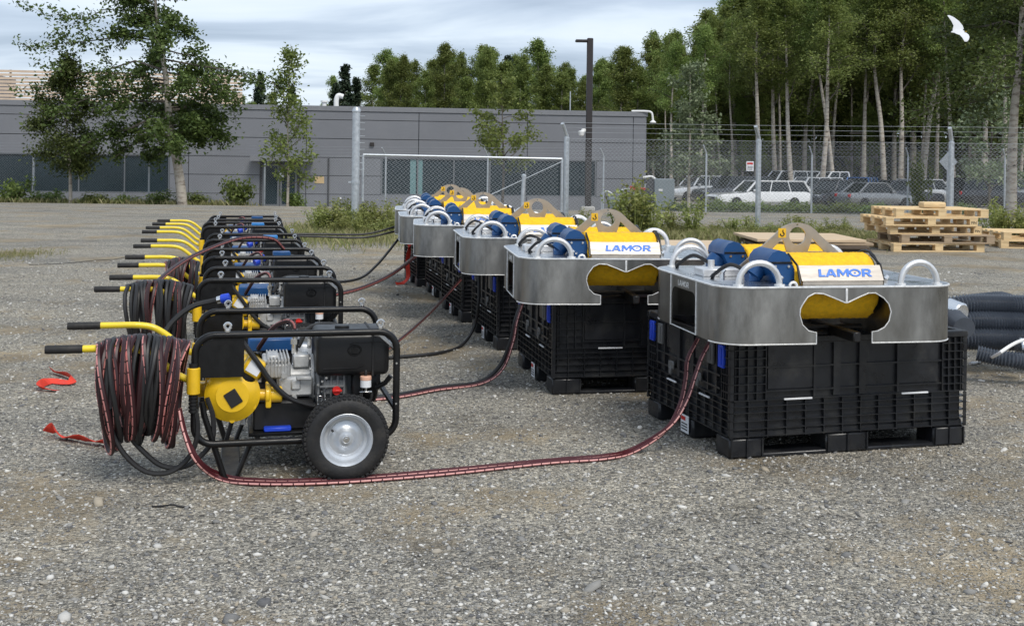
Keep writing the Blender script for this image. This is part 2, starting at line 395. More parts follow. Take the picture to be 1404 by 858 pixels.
M = {}
M['gravel'] = gravel_mat(); M['stone'] = stone_mat(); M['birch'] = bark_mat()
M['bark'] = mat('grey_bark', (0.10, 0.085, 0.07), 0.9, var=0.35, scale=3, bump=0.4)
M['leaf_birch'] = leaf_mat('birch_leaf', (0.055, 0.085, 0.022), (0.135, 0.18, 0.048))
M['leaf_young'] = leaf_mat('young_leaf', (0.13, 0.18, 0.04), (0.26, 0.31, 0.09), 0.42)
M['leaf_forest'] = leaf_mat('forest_leaf', (0.10, 0.145, 0.035), (0.30, 0.36, 0.105), 0.48)
M['leaf_pale'] = leaf_mat('pale_leaf', (0.13, 0.17, 0.085), (0.25, 0.29, 0.17), 0.3)
M['needle'] = leaf_mat('spruce_needle', (0.018, 0.034, 0.018), (0.04, 0.062, 0.032), 0.1)
M['weed'] = leaf_mat('weed_leaf', (0.17, 0.20, 0.05), (0.36, 0.38, 0.13), 0.42)
M['shrub'] = leaf_mat('shrub_leaf', (0.09, 0.135, 0.03), (0.21, 0.26, 0.075), 0.4)
M['grass'] = leaf_mat('grass_blade', (0.17, 0.20, 0.06), (0.42, 0.38, 0.20), 0.35)
M['black_paint'] = mat('black_paint', (0.006, 0.006, 0.0065), 0.36, var=0.2, scale=20, spec=0.35, dirt=((0.03, 0.028, 0.025), 0.25, 9))
M['black_rubber'] = mat('black_rubber', (0.014, 0.014, 0.015), 0.65, var=0.25, scale=14, bump=0.15, bscale=90, spec=0.4, dirt=((0.09, 0.08, 0.065), 0.3, 12))
M['black_plastic'] = mat('black_plastic', (0.010, 0.010, 0.011), 0.42, var=0.2, scale=10, spec=0.4, dirt=((0.035, 0.033, 0.03), 0.3, 7))
M['crate'] = mat('crate_plastic', (0.012, 0.013, 0.016), 0.35, var=0.25, scale=7, bump=0.05, spec=0.5, dirt=((0.075, 0.072, 0.064), 0.5, 6), rvar=0.15)
M['yellow'] = mat('yellow_paint', (0.76, 0.47, 0.012), 0.38, var=0.07, scale=10, coat=0.3, dirt=((0.35, 0.22, 0.03), 0.3, 14))
M['handle_yellow'] = mat('handle_yellow', (0.80, 0.60, 0.02), 0.4, var=0.06, scale=12, coat=0.2, dirt=((0.4, 0.3, 0.05), 0.3, 16))
M['brush'] = mat('brush_yellow', (0.88, 0.50, 0.006), 0.75, var=0.16, scale=38, bump=0.5, bscale=150)
M['alu'] = mat('aluminium', (0.35, 0.342, 0.325), 0.36, 1.0, var=0.30, scale=5, bump=0.04, bscale=14, dirt=((0.12, 0.116, 0.106), 0.6, 7), rvar=0.12, stretch=(1, 1, 0.35))
M['deck'] = mat('deck_aluminium', (0.62, 0.64, 0.66), 0.30, 1.0, var=0.12, scale=5, dirt=((0.42, 0.42, 0.42), 0.5, 5), rvar=0.12)
M['weld'] = mat('bright_edge', (0.80, 0.80, 0.79), 0.45, 0.55, var=0.15, scale=40, bump=0.3)
M['hoop'] = mat('hoop_aluminium', (0.72, 0.72, 0.72), 0.45, 0.75, var=0.1, scale=12)
M['stainless'] = mat('stainless', (0.36, 0.335, 0.305), 0.5, 0.8, var=0.08, scale=8, stretch=(1, 10, 10))
M['bracket'] = mat('bracket_steel', (0.50, 0.44, 0.37), 0.38, 0.9, var=0.1, scale=9)
M['zinc'] = mat('galvanised', (0.50, 0.53, 0.56), 0.45, 0.6, var=0.2, scale=14)
M['wire'] = mat('galvanised_wire', (0.36, 0.38, 0.40), 0.5, 0.5, var=0.1)
M['chrome'] = mat('bright_steel', (0.80, 0.80, 0.80), 0.22, 1.0, var=0.05)
M['rim'] = mat('rim_silver', (0.55, 0.58, 0.62), 0.36, 0.55, var=0.06, coat=0.3, dirt=((0.30, 0.28, 0.25), 0.35, 9))
M['cast'] = mat('cast_aluminium', (0.52, 0.52, 0.51), 0.5, 0.5, var=0.15, scale=25, bump=0.15, dirt=((0.2, 0.19, 0.18), 0.5, 12))
M['grey_engine'] = mat('engine_grey', (0.16, 0.165, 0.17), 0.5, 0.25, var=0.15, scale=20, dirt=((0.06, 0.06, 0.06), 0.5, 14))
M['blue'] = mat('motor_blue', (0.006, 0.060, 0.19), 0.42, var=0.1, scale=10, dirt=((0.03, 0.06, 0.10), 0.4, 12))
M['blue_bright'] = mat('blue_plastic', (0.012, 0.055, 0.52), 0.45, var=0.1)
M['blue_sky'] = mat('pale_blue_paint', (0.03, 0.20, 0.52), 0.45, var=0.1)
M['logo'] = mat('logo_blue', (0.06, 0.20, 0.68), 0.55, var=0.05)
M['red'] = mat('red_plastic', (0.55, 0.02, 0.015), 0.45, var=0.1)
M['strap'] = mat('red_webbing', (0.72, 0.05, 0.025), 0.7, var=0.15, scale=30, bump=0.2, bscale=200)
M['orange'] = mat('orange_plastic', (0.78, 0.10, 0.03), 0.5, var=0.1)
M['white'] = mat('white_plastic', (0.75, 0.75, 0.74), 0.5, var=0.05)
M['label'] = mat('label_white', (0.72, 0.73, 0.75), 0.6, var=0.05)
M['grey_plastic'] = mat('grey_latch', (0.12, 0.12, 0.12), 0.5, var=0.1)
M['ink'] = mat('black_ink', (0.01, 0.01, 0.01), 0.6, var=0.05)
M['peach'] = mat('filter_peach', (0.72, 0.42, 0.30), 0.35, var=0.05)
M['hose_red'] = hose_mat('red_striped_hose', (0.062, 0.007, 0.011), (0.78, 0.40, 0.37))
M['hose_coil'] = hose_mat('striped_coil_hose', (0.026, 0.006, 0.008), (0.66, 0.27, 0.25), band_w=0.17)
M['hose_dull'] = hose_mat('dark_red_hose', (0.030, 0.010, 0.011), (0.30, 0.10, 0.09))
M['hose_black'] = mat('black_hose', (0.014, 0.014, 0.015), 0.5, var=0.2, scale=12)
M['hose_rib'] = mat('ribbed_hose', (0.075, 0.087, 0.108), 0.24, var=0.12, scale=10)
M['wood'] = mat('pallet_wood', (0.70, 0.52, 0.29), 0.8, var=0.16, scale=5, bump=0.25, bscale=25, stretch=(1.2, 9, 9), dirt=((0.32, 0.22, 0.13), 0.5, 3))
M['wood_old'] = mat('weathered_wood', (0.36, 0.27, 0.18), 0.85, var=0.2, scale=5, bump=0.25, bscale=25, stretch=(1.2, 9, 9), dirt=((0.16, 0.12, 0.08), 0.5, 3))
M['ply'] = mat('plywood', (0.58, 0.44, 0.29), 0.75, var=0.12, scale=2.5, stretch=(1, 6, 6), dirt=((0.40, 0.28, 0.17), 0.4, 2))
M['ply_dark'] = mat('plywood_edge', (0.10, 0.075, 0.055), 0.85, var=0.2, scale=10)
M['panel'] = mat('cladding_grey', (0.165, 0.172, 0.19), 0.62, var=0.06, scale=0.35, dirt=((0.21, 0.215, 0.225), 0.35, 1.1), island=0.03)
M['joint'] = mat('joint_dark', (0.055, 0.057, 0.062), 0.8)
M['fascia'] = mat('fascia_grey', (0.20, 0.205, 0.22), 0.5, 0.2, var=0.06)
M['win'] = mat('window_glass', (0.016, 0.028, 0.035), 0.12, var=0.15, scale=0.4, spec=0.35, rvar=0.03)
M['win_teal'] = mat('window_blind_teal', (0.13, 0.24, 0.25), 0.25, var=0.1)
M['frame'] = mat('window_frame', (0.16, 0.17, 0.185), 0.45, 0.4, var=0.05)
M['slat'] = mat('screen_slat', (0.56, 0.44, 0.33), 0.7, var=0.12, scale=1.2, dirt=((0.42, 0.30, 0.21), 0.4, 0.7))
M['concrete'] = mat('concrete', (0.42, 0.41, 0.385), 0.85, var=0.12, scale=3, bump=0.2)
M['roof'] = mat('roof_membrane', (0.30, 0.305, 0.31), 0.8, var=0.1)
M['pole'] = mat('lamp_pole_paint', (0.028, 0.023, 0.022), 0.45, var=0.15)
M['util'] = mat('utility_cabinet', (0.19, 0.225, 0.245), 0.5, var=0.08, scale=2)
M['tyre'] = mat('tyre', (0.02, 0.02, 0.021), 0.75, var=0.2)
M['car_glass'] = mat('car_glass', (0.012, 0.016, 0.018), 0.08, var=0.1, spec=0.4, rvar=0.02)
for nme, c, mt in (('car_white', (0.70, 0.71, 0.72), 0), ('car_silver', (0.60, 0.62, 0.64), 0.3), ('car_dark', (0.045, 0.05, 0.06), 0.2), ('car_black', (0.008, 0.008, 0.01), 0), ('car_blue', (0.02, 0.10, 0.30), 0.3), ('car_grey', (0.22, 0.23, 0.24), 0.4)):
    M[nme] = mat(nme, c, 0.25, mt, var=0.04, coat=0.8, dirt=((0.16, 0.15, 0.13), 0.2, 2))
M['tail'] = mat('tail_lamp', (0.55, 0.02, 0.02), 0.2, var=0.05)
M['head'] = mat('head_lamp', (0.65, 0.68, 0.70), 0.12, var=0.05)
M['gull_white'] = mat('gull_white', (0.60, 0.61, 0.63), 0.8, var=0.05)

# ================================================================== the setting
rng = np.random.default_rng(11)
random.seed(5)
g = MB(); XS = [-160, -60, -25, -10, 0, 10, 25, 60, 200]; YS = [-12, 3, 10, 24, 30, 35, 40, 44, 50, 57, 75, 120, 300, 900]
for y in YS:
    for x in XS: g.v.append((x, y, gz(y)))
W_ = len(XS)
for j in range(len(YS) - 1):
    for i in range(W_ - 1): g.f.append((j * W_ + i, j * W_ + i + 1, (j + 1) * W_ + i + 1, (j + 1) * W_ + i))
ground = g.build('ground', M['gravel'], None, smooth=0); ground['kind'] = 'structure'

# loose stones lying on the gravel
def stones():
    t = (1 + 5 ** 0.5) / 2
    iv = np.array([(-1,t,0),(1,t,0),(-1,-t,0),(1,-t,0),(0,-1,t),(0,1,t),(0,-1,-t),(0,1,-t),(t,0,-1),(t,0,1),(-t,0,-1),(-t,0,1)], float); iv /= np.linalg.norm(iv[0])
    ifc = np.array([(0,11,5),(0,5,1),(0,1,7),(0,7,10),(0,10,11),(1,5,9),(5,11,4),(11,10,2),(10,7,6),(7,1,8),(3,9,4),(3,4,2),(3,2,6),(3,6,8),(3,8,9),(4,9,5),(2,4,11),(6,2,10),(8,6,7),(9,8,1)])
    n = 50000
    Y = 3.55 * (16.0 / 3.55) ** (rng.random(n) ** 1.35)
    X = (rng.random(n) * 2 - 1) * (0.455 * Y + 0.25)
    sz = np.exp(rng.normal(math.log(0.0044), 0.42, n)); sz = np.clip(sz, 0.0025, 0.015) * (0.8 + 0.05 * Y)
    for (px, py, s) in ((810, 808, .036), (316, 850, .034), (88, 848, .024), (135, 690, .032), (1042, 696, .022), (1240, 688, .022), (362, 828, .03), (1160, 762, .02), (715, 740, .02), (598, 756, .026), (1006, 780, .02), (430, 733, .02), (775, 838, .02), (60, 800, .018), (975, 800, .018), (1330, 812, .022)):
        a, b = unroll(px, py); yy = EYE * F / b
        k = rng.integers(n); X[k] = a / F * yy; Y[k] = yy; sz[k] = s
    V = np.repeat(iv[None], n, 0) * (1 + rng.normal(0, 0.16, (n, 12, 1)))
    V *= (sz[:, None, None] * np.stack([rng.uniform(.8, 1.7, n), rng.uniform(.7, 1.2, n), rng.uniform(.38, .75, n)], 1)[:, None, :])
    a = rng.random(n) * 6.283; ca, sa = np.cos(a)[:, None], np.sin(a)[:, None]
    tl = rng.normal(0, .25, n)[:, None]; z0 = V[..., 2] + V[..., 0] * tl
    Vx = V[..., 0] * ca - V[..., 1] * sa; Vy = V[..., 0] * sa + V[..., 1] * ca
    V = np.stack([Vx + X[:, None], Vy + Y[:, None], z0 + (sz * 0.12)[:, None]], 2)
    Fc = (ifc[None] + (np.arange(n) * 12)[:, None, None]).reshape(-1, 3)
    me = bpy.data.meshes.new('loose_stones'); me.vertices.add(n * 12); me.vertices.foreach_set('co', V.reshape(-1).astype(np.float32))
    m3 = Fc.shape[0]; me.loops.add(m3 * 3); me.loops.foreach_set('vertex_index', Fc.reshape(-1).astype(np.int32))
    me.polygons.add(m3); me.polygons.foreach_set('loop_start', np.arange(0, m3 * 3, 3, dtype=np.int32)); me.polygons.foreach_set('loop_total', np.full(m3, 3, np.int32))
    me.materials.append(M['stone']); me.update(calc_edges=True); me.shade_smooth()
    o = link(bpy.data.objects.new('loose_gravel', me)); tag(o, 'loose grey and tan stones scattered over the gravel yard', 'gravel', kind='stuff')
stones()

# ------------------------------------------------------------------ office building
A = Vector((-25.01, 57.0)); B = Vector((7.06, 61.5)); dAB = (B - A).normalized(); BYAW = math.atan2(dAB.y, dAB.x)
def s_of(px, py=200):
    a, _ = unroll(px, py); k = a / F
    return (k * A.y - A.x) / (dAB.x - k * dAB.y)
LEN = (B - A).length; BZ = -1.3
bld = empty('office_building', (A.x, A.y, 0), BYAW)
tag(bld, 'long low grey panel-clad office building with dark window bands', 'building')
S0 = -5.0
MB().box((S0, 0.16, BZ - .3), (LEN, 16, 3.72)).build('wall_backing', M['joint'], bld, 0)
MB().box((S0 - .1, 0.0, 3.86), (LEN + .06, 16.05, 3.95)).box((S0 - .1, -.05, 3.70), (LEN + .06, .10, 3.90)).build('roof_fascia', M['fascia'], bld, 0)
MB().box((S0, .15, 3.72), (LEN, 15.9, 3.85)).build('roof', M['roof'], bld, 0)
rows = [BZ - .05, -.53, .41, 1.33, 2.29, 3.25, 3.70]
cols = [S0, s_of(-62), s_of(99), s_of(259), s_of(420), s_of(574), s_of(723), s_of(868), LEN]
wl, wr = (S0 + .0, s_of(233)), (s_of(523), s_of(818)); door = (s_of(357), s_of(411))
holes = [(wl[0], wl[1], -.53, 1.36), (wr[0], wr[1], -.53, 1.36), (door[0], door[1], BZ - .1, 1.36)]
for i in range(len(cols) - 1):
    for j in range(len(rows) - 1):
        segs = [(cols[i], cols[i + 1])]
        for (h0, h1, z0, z1) in holes:
            if rows[j] < z1 - .05 and rows[j + 1] > z0 + .05:
                ns = []
                for (a, b) in segs:
                    if h0 > a: ns.append((a, min(b, h0)))
                    if h1 < b: ns.append((max(a, h1), b))
                segs = [q for q in ns if q[1] - q[0] > .15]
        for (a, b) in segs:
            MB().cbox((a + .015, 0, rows[j] + .014), (b - .015, .07, rows[j + 1] - .014), .006).build('panel', M['panel'], bld, 0)
MB().box((LEN - .02, .1, BZ - .2), (LEN + .03, 16, 3.7)).build('end_wall', M['panel'], bld, 0)
def window_band(a, b, n, teal=()):
    w = MB(); w.box((a, .10, -.53), (b, .14, 1.36)).build('window_glass', M['win'], bld, 0)
    fr = MB(); fr.box((a, .0, -.56), (b, .12, -.49)).box((a, .02, 1.30), (b, .12, 1.37)).box((a, .02, -.49), (a + .07, .12, 1.30)).box((b - .07, .02, -.49), (b, .12, 1.30))
    fr.build('window_frame', M['frame'], bld, 0)
    for k in range(1, n):
        x = a + (b - a) * k / n
        MB().box((x - .03, .04, -.49), (x + .03, .12, 1.30)).build('mullion', M['frame'], bld, 0)
    for (t0, t1) in teal: MB().box((t0, .088, -.49), (t1, .098, 1.30)).build('blind', M['win_teal'], bld, 0)
window_band(wl[0], wl[1], 6)
window_band(wr[0], wr[1], 6, ((s_of(563), s_of(571)), (s_of(573), s_of(580))))
# door recess, canopy, notice
MB().box((door[0] + .02, .055, BZ - .05), (door[1] - .02, .075, 1.32)).build('door_surround', M['joint'], bld, 0)
dm_ = (door[0] + door[1]) / 2
for a, b in ((door[0] + .12, dm_ - .02), (dm_ + .02, door[1] - .12)):
    d_ = MB().box((a, .03, BZ + .03), (b, .05, .95)).build('door', M['frame'], bld, 0)
    MB().box((a + .1, .02, BZ + .25), (b - .1, .029, .85)).build('pane', M['win'], d_, 0)
    MB().tube([(b - .06 if a < dm_ - .5 else a + .06, -.02, -.5), (b - .06 if a < dm_ - .5 else a + .06, -.02, .1)], .02, 6).build('handle', M['chrome'], d_)
MB().box((s_of(345), -.9, 1.12), (s_of(430), .0, 1.36)).build('canopy', M['fascia'], bld, 0)
MB().box((s_of(432), -.02, .02), (s_of(445), -.002, .36)).build('notice_board', mat('notice', (0.50, 0.36, 0.19), 0.6), bld, 0)
MB().box((s_of(383), .018, .3), (s_of(390), .0285, .62)).build('door_notice', M['label'], bld, 0)
MB().tube([(s_of(451), -.05, BZ), (s_of(451), -.05, 1.30)], .04, 6).build('downpipe', M['joint'], bld)
MB().cbox((s_of(507), -.10, 1.93), (s_of(513), .0, 2.13), .02).build('wall_vent', M['pole'], bld)  # small dark vent housing on the wall
MB().cbox((s_of(466), -.06, -.78), (s_of(469), .0, -.68), .02).build('wall_socket', M['white'], bld)
# rooftop slatted screen, pipes
scr = [(-.2, s_of(291) + 1.0)]
for k in range(9):
    z = 4.12 + k * .185
    MB().box((S0 - 3, 5.0, z), (scr[0][1], 5.05, z + .135)).build('screen_slat', M['slat'], bld, 0)
for k in range(9): MB().box((S0 - 2 + k * 2.0, 5.06, 3.85), (S0 - 1.9 + k * 2.0, 5.14, 5.75)).build('screen_post', M['frame'], bld, 0)
MB().box((S0 - 3, 5.2, 3.85), (-2, 10, 5.55)).build('plant_room', M['panel'], bld, 0)
px_ = s_of(460)
MB().tube(spline([(px_, 1.5, 3.8), (px_, 1.5, 4.3), (px_ + .1, 1.5, 4.55), (px_ + .35, 1.5, 4.5)], 6), .13, 10).build('vent_pipe', M['white'], bld)
MB().tube([(s_of(443), 1.5, 3.8), (s_of(443), 1.5, 4.2)], .12, 10).tube([(s_of(443), 1.5, 4.2), (s_of(443), 1.5, 4.28)], .19, 10).build('vent_pipe', M['white'], bld)
for px in (786,): MB().tube([(s_of(px), 1, 3.9), (s_of(px), 1, 5.0)], .03, 6).build('roof_rod', M['zinc'], bld)
lx = s_of(866)
MB().tube(spline([(lx, .1, 3.98), (lx + .7, -.1, 3.98), (lx + 1.0, -.2, 3.9), (lx + 1.08, -.2, 3.5)], 6), .055, 8).lathe([(.05, 0), (.17, -.1), (.17, -.14)], 12, Matrix.Translation((lx + 1.08, -.2, 3.52))).build('gooseneck_lamp', M['white'], bld)
walk = MB(); walk.box((s_of(335), -1.5, BZ - .15), (s_of(600), -.15, BZ + .10)).build('walkway', M['concrete'], None, 0)
walk = bpy.data.objects['walkway']; walk.location = (A.x, A.y, 0); walk.rotation_euler = (0, 0, BYAW); walk['kind'] = 'structure'

# gas meter set and utility cabinet
gm = empty('gas_meter', (*G(842, 56.5).xy, gz(56.5)))
tag(gm, 'small grey gas meter with red valve pipework at the grey building corner', 'gas meter')
MB().rbox((-.3, -.15, .25), (.25, .15, .85), .06).build('meter_body', M['util'], gm)
MB().tube(spline([(-.6, 0, 0), (-.6, 0, .95), (-.3, 0, 1.1), (0, 0, .9)], 5), .045, 8).tube(spline([(.2, 0, .8), (.3, 0, 1.15), (.9, 0, 1.25), (1.4, 0, 1.25), (1.5, 0, 1.5)], 5), .045, 8).build('pipe', M['zinc'], gm)
MB().cbox((.75, -.1, 1.15), (1.05, .1, 1.38), .03).cbox((1.1, -.07, 1.18), (1.5, .07, 1.31), .03).build('valve', M['red'], gm)
MB().tube([(1.3, 0, 0), (1.3, 0, 1.2)], .03, 6).tube([(.3, 0, 0), (.3, 0, .3)], .03, 6).build('pipe_stand', M['zinc'], gm)
uc = empty('utility_cabinet', (*G(904, 58).xy, gz(58)), R(4))
tag(uc, 'blue-grey metal utility cabinet beside the grey office building', 'cabinet')
MB().cbox((-.25, 0, .0), (.75, .8, 1.75), .03).build('cabinet_body', M['util'], uc)
MB().cbox((-.75, .1, .0), (-.27, .8, 1.75), .02).build('gap_shade', M['joint'], uc)  # dark block standing in for the shade of the gap beside the cabinet
MB().tube(spline([(-.8, .2, 1.80), (-.4, .2, 1.86), (-.2, .2, 1.75)], 5), .06, 8).build('top_duct', M['white'], uc)
MB().box((-.05, -.012, 1.15), (.15, -.002, 1.25)).build('cabinet_label', M['label'], uc, 0)

# lamp post
lp = empty('lamp_post', (*G(806, 49).xy, gz(49)))
tag(lp, 'tall dark square lamp post in front of the grey building', 'lamp post')
MB().cbox((-.13, -.13, .3), (.13, .13, 7.35), .03).build('post', M['pole'], lp)
MB().cbox((-.28, -.28, 0), (.28, .28, .3), .04).build('footing', M['concrete'], lp)
MB().cbox((-.62, -.2, 7.18), (-.1, .2, 7.28), .03).build('lamp_head', M['pole'], lp)
cmr = MB().cbox((-.32, -.12, 3.40), (-.13, .08, 3.55), .03).build('camera_bracket', M['white'], lp)
MB().lathe([(.0, -.16), (.1, -.12), (.14, 0), (.14, .06), (.0, .1)], 12, Matrix.Translation((-.32, -.1, 3.38))).build('security_camera', M['white'], lp)

# ------------------------------------------------------------------ chain-link fences
def chain(p, q, z0a, z0b, h, pitch, r):
    """woven wire between ground points p and q: zigzag wires as thin prisms, one numpy mesh"""
    p, q = np.array(p, float), np.array(q, float); d = q - p; Ln = np.linalg.norm(d); d /= Ln; nrm = np.array([-d[1], d[0]])
    nw = int(Ln / pitch); hs = pitch * 0.5; nz_ = int(h / hs)
    i, j = np.meshgrid(np.arange(nw), np.arange(nz_), indexing='ij'); i = i.ravel(); j = j.ravel()
    def pt(ii, jj):
        s = (ii + 0.5 + np.where(jj % 2 == 0, -0.52, 0.52)) * pitch
        zg = z0a + (z0b - z0a) * s / Ln
        off = np.where(jj % 2 == 0, -1, 1) * r
        return np.stack([p[0] + d[0] * s + nrm[0] * off, p[1] + d[1] * s + nrm[1] * off, zg + .04 + jj * hs], 1)
    a, b = pt(i, j), pt(i, j + 1); t = b - a; t /= np.linalg.norm(t, axis=1)[:, None]
    n3 = np.array([nrm[0], nrm[1], 0.0]); bt = np.cross(t, n3)
    V = []
    cs = [n3[None] * math.cos(k * 2.0944) * r + bt * math.sin(k * 2.0944) * r for k in range(3)]
    for k in range(3): V.append(np.stack([a + cs[k], a + cs[(k + 1) % 3], b + cs[(k + 1) % 3], b + cs[k]], 1))
    return np.concatenate(V)
def fence(name, label, posts, h, pitch, r, pr, arm, strands=3, post_h=None):
    root = empty(name, posts[0]); tag(root, label, 'fence')
    o0 = Vector(posts[0]); Vs = []
    for a, b in zip(posts, posts[1:]): Vs.append(chain(a[:2], b[:2], a[2], b[2], h, pitch, r))
    V = np.concatenate(Vs) - np.array(o0)[None, None]
    ms = quads('chain_link', V, M['wire'], root); ms['kind'] = 'stuff'
    for p in posts:
        L = Vector(p) - o0
        po = MB().cyl(L + Vector((0, .06, -.2)), L + Vector((0, .06, h + .03)), pr, 10).build('post', M['zinc'], root)
        if arm: MB().tube([L + Vector((0, .06, h)), L + Vector((0, .06, h + .06)), L + Vector((arm[0], arm[1], h + arm[2]))], pr * .7, 8).build('arm', M['zinc'], po)
    for k in range(strands):
        t = (k + 1) / strands
        MB().tube([Vector(p) - o0 + Vector((arm[0] * t, .06 + (arm[1] - .06) * t, h + .03 + arm[2] * .95 * t)) for p in posts], r * 1.3, 4).build('barbed_wire', M['wire'], root)
    for zz_ in (.06, h):
        MB().tube([Vector(p) - o0 + Vector((0, 0, zz_)) for p in posts], r * 1.5, 4).build('tension_wire', M['wire'], root)
    return root
far = [(-130, 44.6), (45, 44.6), (203, 44.5), (362, 44.2), (528, 44), (668, 43.6), (827, 43), (968, 41), (1113, 41), (1245, 41), (1378, 41), (1520, 41)]
fence('boundary_fence', 'long chain-link fence with thin barbed-wire posts in front of the building', [tuple(G(px, Y)) for px, Y in far], 2.02, .10, .0020, .035, (-.14, -.12, .34))
near = [(776, 23.4), (1040, 23.6), (1305, 22.9), (1580, 22.4)]
fence('yard_fence', 'chain-link yard fence with thick grey posts and barbed wire behind the pallets', [tuple(G(px, Y)) for px, Y in near], 1.88, .082, .0023, .055, (-.10, -.10, .30))
gt = empty('chain_link_gate', tuple(G(494, 22.9))); tag(gt, 'chain-link gate leaf with tubular top rail hung beside the tall gate post', 'gate')
ga, gb = G(497, 22.9), G(770, 23.2); w_ = gb - ga; o0 = gt.location
quads('chain_link', chain(ga.xy, gb.xy, ga.z, gb.z, 1.42, .082, .0026) - np.array(o0)[None, None], M['wire'], gt)['kind'] = 'stuff'
for nm, a, b, rr in (('top_rail', (0, 1.5), (1, 1.47), .022), ('bottom_rail', (0, .06), (1, .06), .024), ('stile', (0, .06), (0, 1.5), .024), ('stile', (1, .06), (1, 1.47), .024), ('brace_wire', (1, 1.42), (.3, .1), .009)):
    MB().tube([ga - o0 + w_ * a[0] + Vector((0, 0, a[1])), ga - o0 + w_ * b[0] + Vector((0, 0, b[1]))], rr, 8).build(nm, M['zinc'], gt)
gp = empty('gate_post', tuple(G(487, 22.7))); tag(gp, 'tall thick round galvanised gate post with short barbed-wire pegs', 'post')
MB().lathe([(.075, -.2), (.075, 2.32), (.085, 2.33), (.085, 2.37), (.05, 2.42), (0, 2.43)], 16).build('pole', M['zinc'], gp)
for k in range(9): MB().tube([(.05, 0, 2.25 - k * .13), (.17, 0, 2.25 - k * .13)], .008, 5).build('peg', M['zinc'], gp)
MB().cyl((0, 0, .93), (0, 0, .99), .085, 14).cbox((-.14, -.02, .94), (-.06, .02, .98), .005).build('hinge_band', M['zinc'], gp)
sp_ = empty('short_post', tuple(G(714, 21.5))); tag(sp_, 'short leaning grey metal stake in front of the gate', 'post')
MB().tube([(0, 0, -.1), (.05, 0, 1.14)], .035, 10).lathe([(.045, 0), (.045, .04), (0, .06)], 10, Matrix.Translation((.05, 0, 1.13))).build('stake', M['zinc'], sp_)
# signs on the fences
sg = empty('fence_sign', tuple(P(1028, 228, 41.0))); tag(sg, 'small white and red notice on the far chain-link fence beside the parked white car', 'sign')
MB().cbox((-.13, -.04, -.17), (.13, -.025, .17), .004).build('board', M['label'], sg, 0)
MB().box((-.10, -.045, .06), (.10, -.041, .13)).build('red_band', M['red'], sg, 0)
for k in range(3): MB().box((-.09, -.045, -.02 - k * .05), (.09, -.041, -.002 - k * .05)).build('text_line', M['ink'], sg, 0)
ds = empty('diamond_sign', tuple(P(1300, 222, 40.6))); tag(ds, 'blank grey diamond-shaped road sign seen from behind through the fence', 'sign')
MB().plate([(-.32, 0), (0, -.36), (.32, 0), (0, .36)], [], .012, Matrix.Rotation(R(90), 4, 'X')).build('board', M['zinc'], ds, 0)
MB().tube([(0, .05, .35), (0, .05, -2.1)], .03, 8).build('stake', M['zinc'], ds)

# ------------------------------------------------------------------ vegetation
def leaves_on(segs, n, spread, size, rg, up=0.5, aspect=0.62):
    segs = np.array(segs, float)                 # (m,2,3)
    k = rg.integers(len(segs), size=n); t = rg.random(n)[:, None]
    c = segs[k, 0] * (1 - t) + segs[k, 1] * t + rg.normal(0, spread, (n, 3))
    nrm = rg.normal(0, 1, (n, 3)); nrm[:, 2] = np.abs(nrm[:, 2]) + up; nrm /= np.linalg.norm(nrm, axis=1)[:, None]
    a = rg.normal(0, 1, (n, 3)); a[:, 2] -= .35; a -= nrm * (a * nrm).sum(1)[:, None]; a /= np.linalg.norm(a, axis=1)[:, None]
    b = np.cross(nrm, a); s = (size * rg.uniform(.6, 1.35, n))[:, None]
    fold = nrm * s * .16
    return np.stack([c - a * s * .5, c + b * s * .5 * aspect + fold, c + a * s * .55, c - b * s * .5 * aspect + fold], 1)
